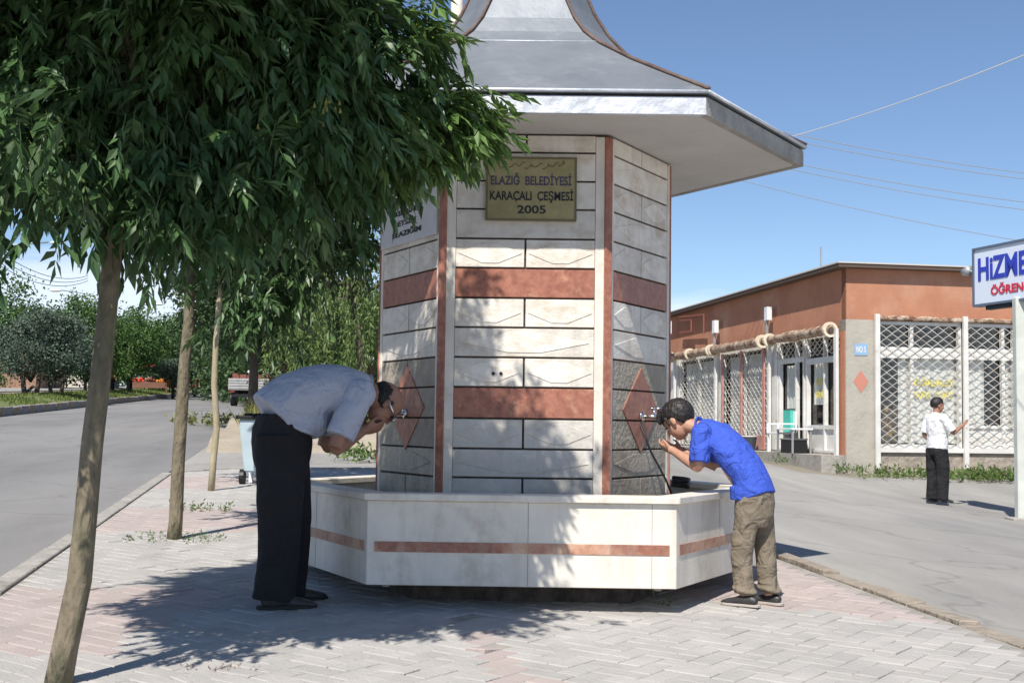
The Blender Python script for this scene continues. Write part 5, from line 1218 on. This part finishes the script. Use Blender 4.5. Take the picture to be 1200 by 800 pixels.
class Fig:
    def __init__(s, base, F, label, scale=1.0):
        s.b = Vector(base); s.F = Vector((F[0], F[1], 0)).normalized(); s.S = Vector((-s.F.y, s.F.x, 0)); s.k = scale
        s.root = thing('person', s.b, label, 'person')
    def p(s, f, sd, z): return s.b + (s.F * f + s.S * sd + Vector((0, 0, z))) * s.k
    def vec(s, f, sd, z): return s.F * f + s.S * sd + Vector((0, 0, z))
    def head(s, mb, c, g, up, h=0.23):
        """c head centre, g gaze, up crown direction; h head height"""
        C = s.p(*c); g = s.vec(*g).normalized(); up = s.vec(*up); up = (up - g * up.dot(g)).normalized(); r = up.cross(g); h = h * s.k
        a = lambda x, y, z: C + g * (x * h) + r * (y * h) + up * (z * h)
        mb.ell(a(-.05, 0, .12), g * .42 * h, r * .33 * h, up * .37 * h, 24, 16)         # cranium
        mb.ell(a(.11, 0, -.12), g * .25 * h, r * .265 * h, up * .33 * h, 20, 12)          # face
        mb.ell(a(.17, 0, -.33), g * .15 * h, r * .15 * h, up * .12 * h, 14, 8)          # chin
        mb.ell(a(.30, 0, .05), g * .06 * h, r * .22 * h, up * .035 * h, 12, 6)          # brow
        mb.tube([a(.33, 0, .0), a(.415, 0, -.115), a(.40, 0, -.145)], [.025 * h, .045 * h, .05 * h], 8, side=r)
        for q in (-1, 1):
            mb.ell(a(.385, q * .045, -.14), g * .035 * h, r * .03 * h, up * .028 * h, 8, 6)
            mb.ell(a(-.02, q * .335, -.04), g * .075 * h, r * .028 * h, up * .12 * h, 10, 8)   # ear
            mb.ell(a(.24, q * .17, -.10), g * .07 * h, r * .08 * h, up * .07 * h, 8, 6)        # cheek
        mb.ell(a(.325, 0, -.225), g * .04 * h, r * .085 * h, up * .018 * h, 10, 6); mb.ell(a(.32, 0, -.262), g * .04 * h, r * .07 * h, up * .02 * h, 10, 6)
        return a, g, r, up, h
    def eyes(s, fr):
        a, g, r, up, h = fr
        for q in (-1, 1):
            mb = MB(); mb.ell(a(.335, q * .13, -.01), g * .03 * h, r * .05 * h, up * .022 * h, 10, 6); obj('eye', mb, M_eye, s.root, smooth=True)
            mb = MB(); mb.tube([a(.355, q * .06, .055), a(.355, q * .14, .075), a(.325, q * .21, .05)], [.01 * h, .014 * h, .008 * h], 6); obj('eyebrow', mb, M_hair, s.root, smooth=True)
    def hand(s, mb, wrist, palm_dir, up, side, size=.18, curl=.5, cup=.0):
        """palm with four unequal bent fingers and a thumb; side +1/-1 tells where the thumb leaves"""
        d = Vector(palm_dir).normalized(); n = Vector(up); n = (n - d * n.dot(d)).normalized(); t = n.cross(d) * side; z = size * s.k
        w = Vector(wrist)
        pc = w + d * z * .24
        mb.ell(pc, d * z * .27, t * z * .215, n * z * .085, 14, 8)
        mb.tube([w - d * z * .1, w + d * z * .12], [z * .15, z * .16], 10, side=t)
        for i, (o, L) in enumerate(((.15, .40), (.055, .45), (-.045, .42), (-.14, .33))):
            b0 = w + d * z * .42 + t * z * o; seg = z * L / 3; pts = [b0 - d * z * .1, b0]; dd = d.copy(); ang = curl
            for k in range(3):
                m_ = Matrix.Rotation(-ang * (.7 + .25 * k), 3, t if side > 0 else -t); dd = (m_ @ dd) if True else dd; pts.append(pts[-1] + dd * seg)
            mb.tube(pts, [z * .048, z * .048, z * .046, z * .042, z * .034], 8)
        tb = w + d * z * .10 + t * z * .12
        mb.tube([tb, tb + (d * .5 + t * .6) * z * .16 + n * z * .03, tb + (d * .9 + t * .75) * z * .24 + n * z * .08, tb + (d * 1.3 + t * .7) * z * .27 + n * z * .12], [z * .075, z * .058, z * .05, z * .038], 8)
    def shoe(s, heel, toe_dir, L, name='shoe', sole=M_sole, w=.36):
        h = Vector(heel); d = Vector(toe_dir).normalized(); up = Vector((0, 0, 1)); r = d.cross(up); L *= s.k
        mb = MB()
        pts = [h + up * L * .12, h + d * L * .12 + up * L * .15, h + d * L * .35 + up * L * .17, h + d * L * .6 + up * L * .12, h + d * L * .82 + up * L * .095, h + d * L * .98 + up * L * .07]
        mb.tube(pts, [(L * .10, L * .12), (L * .135, L * .16), (L * .14, L * .155), (L * .165, L * .115), (L * .16, L * .085), (L * .09, L * .05)], 14, side=r)
        o = blob(name, mb, M_shoe, s.root, .005, 3)
        mb = MB(); out = []
        for (x, y) in ((-.10, 0), (-.07, .11), (.1, .14), (.35, .12), (.6, .165), (.85, .15), (1.0, .07), (1.03, 0), (1.0, -.07), (.85, -.15), (.6, -.165), (.35, -.12), (.1, -.14), (-.07, -.11)):
            q = h + d * L * x + r * L * y; out.append((q.x, q.y))
        mb.prism(out[::-1] if (Vector(out[1]) - Vector(out[0])).to_3d().cross((Vector(out[2]) - Vector(out[1])).to_3d()).z < 0 else out, h.z + .002, h.z + L * .075)
        obj('sole', mb, sole, o, bevel=.002); return o

def haircap(fig, fr, cut, m=M_hair, grow=1.06, fringe=None, name='hair', thick=(.455, .36, .41)):
    """thick hair as one skin over the cranium; cut(x,y,z) in head units is True where hair grows"""
    a, g, r, up, h = fr; mb = MB(); nu, nv = 48, 32; vs, fs, ok = [], [], []
    from mathutils import noise as mn
    for i in range(nv + 1):
        t = math.pi * i / nv
        for k in range(nu):
            q = 2 * math.pi * k / nu; x, y, z = math.sin(t) * math.cos(q), math.sin(t) * math.sin(q), math.cos(t)
            n_ = 1 + .035 * mn.noise(Vector((x * 6, y * 6, z * 3)))
            hx, hy, hz_ = -.05 + x * thick[0] * n_, y * thick[1] * n_, .12 + z * thick[2] * n_
            keep = cut(hx, hy, hz_ + .03 * mn.noise(Vector((x * 9, y * 9, z * 2))))
            s_ = 1.0 if keep else .86
            vs.append(a(-.05 + (hx + .05) * s_, hy * s_, .12 + (hz_ - .12) * s_))
    for i in range(nv):
        for k in range(nu): fs.append((i * nu + k, (i + 1) * nu + k, (i + 1) * nu + (k + 1) % nu, i * nu + (k + 1) % nu))
    mb.add(vs, fs); 
    if fringe: fringe(mb, a, h, r, g, up)
    return blob(name, mb, m, fig.root, .004, 1, noise=.0025, nscale=.011)

# ---- the bending man
mbase = P(323, 704, 6.55); MAN = Fig((mbase.x, mbase.y, .012), (.90, .43), 'bald man in pale shirt and black trousers bending to drink from cupped hands')
K = MAN
nk = K.p(.46, 0, 1.125); 
mb = MB()
hf = K.head(mb, (.555, 0, 1.03), (.52, 0, -.86), (.86, 0, .52), .235)
mb.tube([K.p(.38, 0, 1.13), K.p(.46, 0, 1.10), K.p(.53, 0, 1.055)], [.07, .058, .058], 14)
torso = [(.0, .94), (.06, 1.0), (.18, 1.06), (.30, 1.10), (.40, 1.11)]
mb.tube([K.p(f, 0, z) for f, z in torso], [(.11, .06), (.13, .09), (.14, .10), (.15, .085), (.13, .07)], 18, side=K.S)
EL = {}
for q in (-1, 1):
    sh, el, wr = K.p(.36, q * .175, 1.08), K.p(.23 if q < 0 else .30, q * .20, .80), K.p(.43, q * .055, .895)
    mb.tube([sh, sh.lerp(el, .5), el], [.055, .048, .041], 12); mb.tube([el, el.lerp(wr, .35), wr], [.041, .043, .028], 12); EL[q] = (sh, el, wr)
    d = K.vec(.95, -q * .12, .12); K.hand(mb, wr, d, K.vec(-.1, -q * .75, .65), -q if False else q, .185, .38)
    mb.tube([K.p(.0, q * .08, .92), K.p(.035, q * .095, .5), K.p(.02, q * .10, .06)], [.06, .05, .035], 10)
body = blob('body', mb, M_skinm, K.root, .0055, 3)
K.eyes(hf)
# shirt
mb = MB()
mb.tube([K.p(-.04, 0, .955), K.p(.0, 0, .99), K.p(.07, 0, 1.04), K.p(.17, 0, 1.075), K.p(.27, 0, 1.10), K.p(.36, 0, 1.115), K.p(.42, 0, 1.115), K.p(.455, 0, 1.10)],
        [(.178, .145), (.18, .148), (.182, .15), (.185, .15), (.19, .135), (.19, .11), (.15, .085), (.075, .07)], 24, side=K.S)
mb.ell(K.p(.11, 0, .965), K.vec(.16, 0, -.06), K.S * .165, K.vec(.03, 0, .11), 18, 10); mb.tube([K.p(.13, 0, 1.03), K.p(.075, 0, .93), K.p(.06, 0, .885)], [(.175, .14), (.175, .13), (.178, .125)], 22, side=K.S)
for q in (-1, 1):
    sh, el, wr = EL[q]; d = (el - sh)
    mb.ell(sh + Vector((0, 0, -.005)), K.vec(.085, 0, 0), K.S * .075, (0, 0, .085), 14, 10)
    mb.tube([sh + Vector((0, 0, .01)), sh + d * .4, sh + d * .80], [(.078, .08), (.078, .085), (.076, .09)], 14)
shirt = blob('shirt', mb, M_shirtm, K.root, .0065, 4, noise=.006, nscale=.11)
mb = MB(); pts = []
for k in range(15):
    q = 2 * math.pi * k / 14; pts.append(K.p(.455 + .02 * math.cos(q), .075 * math.sin(q), 1.10 + .07 * math.cos(q)))
mb.tube(pts, [(.008, .018)] * 15, 8, side=K.vec(.9, 0, -.2)); obj('collar', mb, M_shirtm, shirt, smooth=True)
# trousers
mb = MB()
mb.tube([K.p(.0, 0, .975), K.p(.005, 0, .91), K.p(.01, 0, .83), K.p(.015, 0, .74), K.p(.02, 0, .64)], [(.15, .115), (.168, .145), (.174, .152), (.168, .142), (.155, .118)], 26, side=K.S)
for q, df in ((-1, -.035), (1, .075)):
    mb.tube([K.p(.0 + df * .4, q * .08, .86), K.p(.01 + df * .7, q * .09, .66), K.p(.02 + df, q * .095, .46), K.p(.015 + df, q * .10, .25), K.p(.005 + df, q * .10, .10), K.p(.0 + df, q * .10, .045)],
            [(.10, .135), (.095, .126), (.088, .112), (.084, .105), (.085, .106), (.087, .11)], 20, side=K.S)
tr = blob('trousers', mb, M_trm, K.root, .0065, 4, noise=.006, nscale=.12)
K.shoe(K.p(-.10, -.105, 0), K.vec(1, -.15, 0), .27, sole=M_black); K.shoe(K.p(.03, .10, 0), K.vec(1, .10, 0), .28, sole=M_black)
hr = haircap(K, hf, lambda x, y, z: z < .30 and x < .10 - .15 * max(0, z) and z > -.16 - (.12 if x < -.15 else 0) and not (z > .12 and x > -.16) and not (abs(y) > .2 and x > .04 and z < -.05), thick=(.435, .345, .385))
# spectacles
a, g, r, up, h = hf
mb = MB()
for q in (-1, 1):
    mb.tube([a(.40 + .0 * math.cos(t), q * .13 + .085 * math.cos(t), -.015 + .065 * math.sin(t)) for t in np.linspace(0, 2 * math.pi, 15)], .006, 5)
    mb.tube([a(.40, q * .21, .0), a(.2, q * .33, .01), a(-.04, q * .355, .02)], .006, 5)
mb.tube([a(.40, -.05, 0), a(.415, 0, .015), a(.40, .05, 0)], .006, 5)
obj('spectacles', mb, M_chrome, K.root, smooth=True)

# ---- the boy
bb = P(884, 706, 6.80); BOY = Fig((bb.x, bb.y, .014), (-.80, .60), 'black haired boy in bright blue shirt and khaki trousers leaning over the basin to drink'); K = BOY
mb = MB()
hf = K.head(mb, (.46, 0, .965), (.80, 0, -.60), (.60, 0, .80), .222)
mb.tube([K.p(.29, 0, .915), K.p(.365, 0, .93), K.p(.42, 0, .945)], [.048, .040, .042], 12)
mb.tube([K.p(0, 0, .56), K.p(.05, 0, .66), K.p(.14, 0, .78), K.p(.24, 0, .88), K.p(.29, 0, .91)], [(.10, .07), (.10, .075), (.11, .075), (.115, .065), (.08, .05)], 16, side=K.S)
EL = {}
for q in (-1, 1):
    sh, el, wr = K.p(.25, q * .125, .895), K.p(.25 if q > 0 else .30, q * .15, .715), K.p(.47, q * .045, .80)
    mb.tube([sh, sh.lerp(el, .5), el], [.037, .034, .030], 12); mb.tube([el, el.lerp(wr, .35), wr], [.030, .031, .021], 12); EL[q] = (sh, el, wr)
    K.hand(mb, wr, K.vec(.95, -q * .12, .22), K.vec(-.15, -q * .7, .7), q, .150, .38)
    df = .02 if q > 0 else -.05; mb.tube([K.p(0, q * .06, .55), K.p(.018 + df, q * .068, .3), K.p(df, q * .07, .05)], [.05, .036, .028], 10)
blob('body', mb, M_skinb, K.root, .005, 3); K.eyes(hf)
mb = MB()
mb.tube([K.p(.03, 0, .62), K.p(.03, 0, .55)], [(.12, .10), (.12, .095)], 20, side=K.S)
mb.tube([K.p(-.025, 0, .565), K.p(.0, 0, .62), K.p(.045, 0, .70), K.p(.11, 0, .775), K.p(.18, 0, .845), K.p(.245, 0, .895), K.p(.29, 0, .92), K.p(.32, 0, .93)],
        [(.118, .085), (.122, .09), (.124, .092), (.13, .095), (.136, .088), (.128, .075), (.095, .06), (.05, .045)], 24, side=K.S)
for q in (-1, 1):
    sh, el, wr = EL[q]; d = (el - sh)
    mb.ell(sh, K.vec(.06, 0, 0), K.S * .052, (0, 0, .06), 14, 10); mb.tube([sh + Vector((0, 0, .005)), sh + d * .4, sh + d * .84], [(.054, .055), (.055, .06), (.056, .066)], 14)
shirt = blob('shirt', mb, M_shirtb, K.root, .0055, 4, noise=.0035, nscale=.09)
mb = MB(); pts = [K.p(.325 + .012 * math.cos(q), .05 * math.sin(q), .925 + .052 * math.cos(q)) for q in np.linspace(0, 2 * math.pi, 15)]
mb.tube(pts, [(.006, .014)] * 15, 8, side=K.vec(.8, 0, .4)); obj('collar', mb, M_shirtb, shirt, smooth=True)
mb = MB(); q_ = K.p(.315, .058, .865); mb.ell(q_, K.vec(.012, 0, .004), K.S * .012, (0, 0, .028), 8, 6); obj('badge', mb, mat('yellow_green_badge', (0.35, 0.42, 0.08), rough=.7), shirt)
mb = MB()
mb.tube([K.p(-.005, 0, .60), K.p(-.002, 0, .54), K.p(.003, 0, .47), K.p(.01, 0, .42)], [(.115, .09), (.122, .10), (.12, .10), (.105, .09)], 22, side=K.S)
for q, df in ((1, .02), (-1, -.05)):
    mb.tube([K.p(0, q * .062, .50), K.p(.012 + df * .6, q * .068, .38), K.p(.02 + df, q * .07, .26), K.p(.01 + df, q * .07, .14), K.p(.0 + df, q * .07, .075)],
            [(.062, .076), (.055, .063), (.051, .057), (.049, .054), (.051, .058)], 16, side=K.S)
    mb.ell(K.p(.0 + df, q * .07, .085), K.vec(.070, 0, .012), K.S * .060, (0, 0, .026), 14, 8)
tr = blob('trousers', mb, M_trb, K.root, .0055, 4, noise=.003, nscale=.08)
K.shoe(K.p(-.05, .075, 0), K.vec(1, .05, 0), .20); K.shoe(K.p(-.11, -.075, 0), K.vec(1, -.1, 0), .20)
def fringe(mb, a, h, r, g, up):
    for k in range(9):
        y = -.26 + .52 * k / 8; mb.tube([a(.16, y * .8, .44), a(.33, y * .9, .30), a(.385, y, .15 + .03 * math.sin(k * 2.3))], [.07 * h, .06 * h, .025 * h], 7)
    for q in (-1, 1): mb.tube([a(.12, q * .33, .16), a(.13, q * .335, .0), a(.12, q * .325, -.10)], [.05 * h, .04 * h, .018 * h], 7)
haircap(K, hf, lambda x, y, z: (z > .13 and x < .36) or (x < .02 and z > -.05) or (x < -.14 and z > -.20), fringe=fringe, thick=(.455, .36, .42))

# ---- the man standing in front of the shops
q = P(1098, 586, 20.9); BY = Fig((q.x, q.y, Hp(q.x, q.y) + .002), (.93, .37), 'man in white shirt and black trousers standing in the street holding out one hand', 1.0); K = BY
mb = MB(); hf = K.head(mb, (.03, 0, 1.57), (.97, -.3, -.15), (.12, 0, 1), .255)
mb.tube([K.p(-.01, 0, 1.38), K.p(0, 0, 1.45), K.p(.015, 0, 1.52)], [.07, .058, .056], 12)
mb.tube([K.p(0, 0, .9), K.p(.01, 0, 1.1), K.p(0, 0, 1.28), K.p(-.01, 0, 1.40)], [(.14, .10), (.14, .11), (.17, .10), (.13, .06)], 16, side=K.S)
jo = {-1: (K.p(0, -.185, 1.36), K.p(.13, -.24, 1.12), K.p(.36, -.20, 1.25)), 1: (K.p(0, .185, 1.36), K.p(-.06, .23, 1.08), K.p(.12, .16, .93))}
for s_, (sh, el, wr) in jo.items():
    mb.tube([sh, sh.lerp(el, .5), el], [.052, .046, .038], 10); mb.tube([el, el.lerp(wr, .35), wr], [.038, .040, .027], 10)
    K.hand(mb, wr, (wr - el), K.vec(-.3, 0, 1), s_, .185, .25)
    df = .03 if s_ < 0 else -.02; mb.tube([K.p(0, s_ * .085, .88), K.p(.02 + df, s_ * .09, .45), K.p(df, s_ * .09, .05)], [.06, .045, .035], 10)
blob('body', mb, M_skinm, K.root, .007, 2); K.eyes(hf)
mb = MB(); mb.tube([K.p(0, 0, .86), K.p(.01, 0, .95), K.p(.02, 0, 1.08), K.p(.005, 0, 1.22), K.p(-.01, 0, 1.34), K.p(-.012, 0, 1.40), K.p(0, 0, 1.45)], [(.19, .15), (.19, .155), (.185, .15), (.195, .14), (.20, .115), (.14, .085), (.07, .065)], 22, side=K.S)
for s_, (sh, el, wr) in jo.items():
    d = el - sh; mb.ell(sh, K.F * .08, K.S * .07, (0, 0, .075), 12, 8); mb.tube([sh, sh + d * .4, sh + d * .85], [.076, .078, .082], 12)
blob('shirt', mb, M_shw, K.root, .009, 3, noise=.008, nscale=.12)
mb = MB(); mb.tube([K.p(0, 0, .96), K.p(0, 0, .86), K.p(0, 0, .76)], [(.165, .13), (.175, .14), (.15, .12)], 20, side=K.S)
for s_, df in ((-1, .03), (1, -.02)):
    mb.tube([K.p(0, s_ * .085, .86), K.p(.02 + df, s_ * .09, .6), K.p(.02 + df, s_ * .09, .4), K.p(.0 + df, s_ * .09, .05)], [(.10, .13), (.095, .12), (.09, .105), (.09, .105)], 16, side=K.S)
blob('trousers', mb, M_trm, K.root, .009, 3, noise=.007, nscale=.12)
for s_, df in ((-1, .03), (1, -.02)): K.shoe(K.p(df - .08, s_ * .09, 0), K.vec(1, s_ * .15, 0), .27, sole=M_shoe)
haircap(K, hf, lambda x, y, z: (z > .16 and x < .28) or (x < .04 and z > -.02) or (x < -.12 and z > -.18), thick=(.455, .36, .42))

# ---- two tiny people by the far stalls
for (x, Z, cshirt, lb, mm) in ((131, 78, (.5, .05, .03), 'distant person in a red top beside the nearest ash trunk', 'red_top'), (152, 84, (.6, .6, .58), 'distant person in a pale top left of the parasol stall', 'pale_top')):
    q = P(x, 460, Z); z0 = Hp(q.x, q.y) + .35; K = Fig((q.x, q.y, z0), (.8, -.6), lb)
    mb = MB(); hf = K.head(mb, (0, 0, 1.56), (1, 0, -.05), (0, 0, 1), .235); mb.tube([K.p(0, 0, 1.3), K.p(0, 0, 1.5)], .055, 8)
    mb.tube([K.p(0, 0, .9), K.p(0, 0, 1.36)], [(.13, .1), (.15, .08)], 10, side=K.S)
    for s_ in (-1, 1): mb.tube([K.p(0, s_ * .18, 1.34), K.p(-.02, s_ * .22, 1.08), K.p(.1, s_ * .2, .86)], [.05, .04, .03], 8); mb.tube([K.p(0, s_ * .09, .9), K.p(0, s_ * .09, .05)], [.08, .04], 8); K.hand(mb, K.p(.1, s_ * .2, .86), K.vec(.3, 0, -1), K.vec(1, 0, .3), s_, .18, .2)
    blob('body', mb, M_skinm, K.root, .012, 1)
    mb = MB(); mb.tube([K.p(0, 0, .86), K.p(0, 0, 1.1), K.p(0, 0, 1.34), K.p(0, 0, 1.42)], [(.18, .13), (.17, .13), (.19, .11), (.08, .07)], 14, side=K.S)
    for s_ in (-1, 1): mb.tube([K.p(0, s_ * .17, 1.34), K.p(-.01, s_ * .22, 1.12)], [.07, .065], 8)
    blob('shirt', mb, mat(mm, cshirt, rough=.9), K.root, .015, 2)
    mb = MB(); mb.tube([K.p(0, 0, .94), K.p(0, 0, .76)], [(.16, .13), (.15, .12)], 12, side=K.S)
    for s_ in (-1, 1): mb.tube([K.p(0, s_ * .085, .84), K.p(0, s_ * .09, .04)], [.10, .08], 10)
    blob('trousers', mb, M_trm, K.root, .015, 2)
    haircap(K, hf, lambda x, y, z: (z > .16 and x < .28) or (x < .04 and z > -.02))
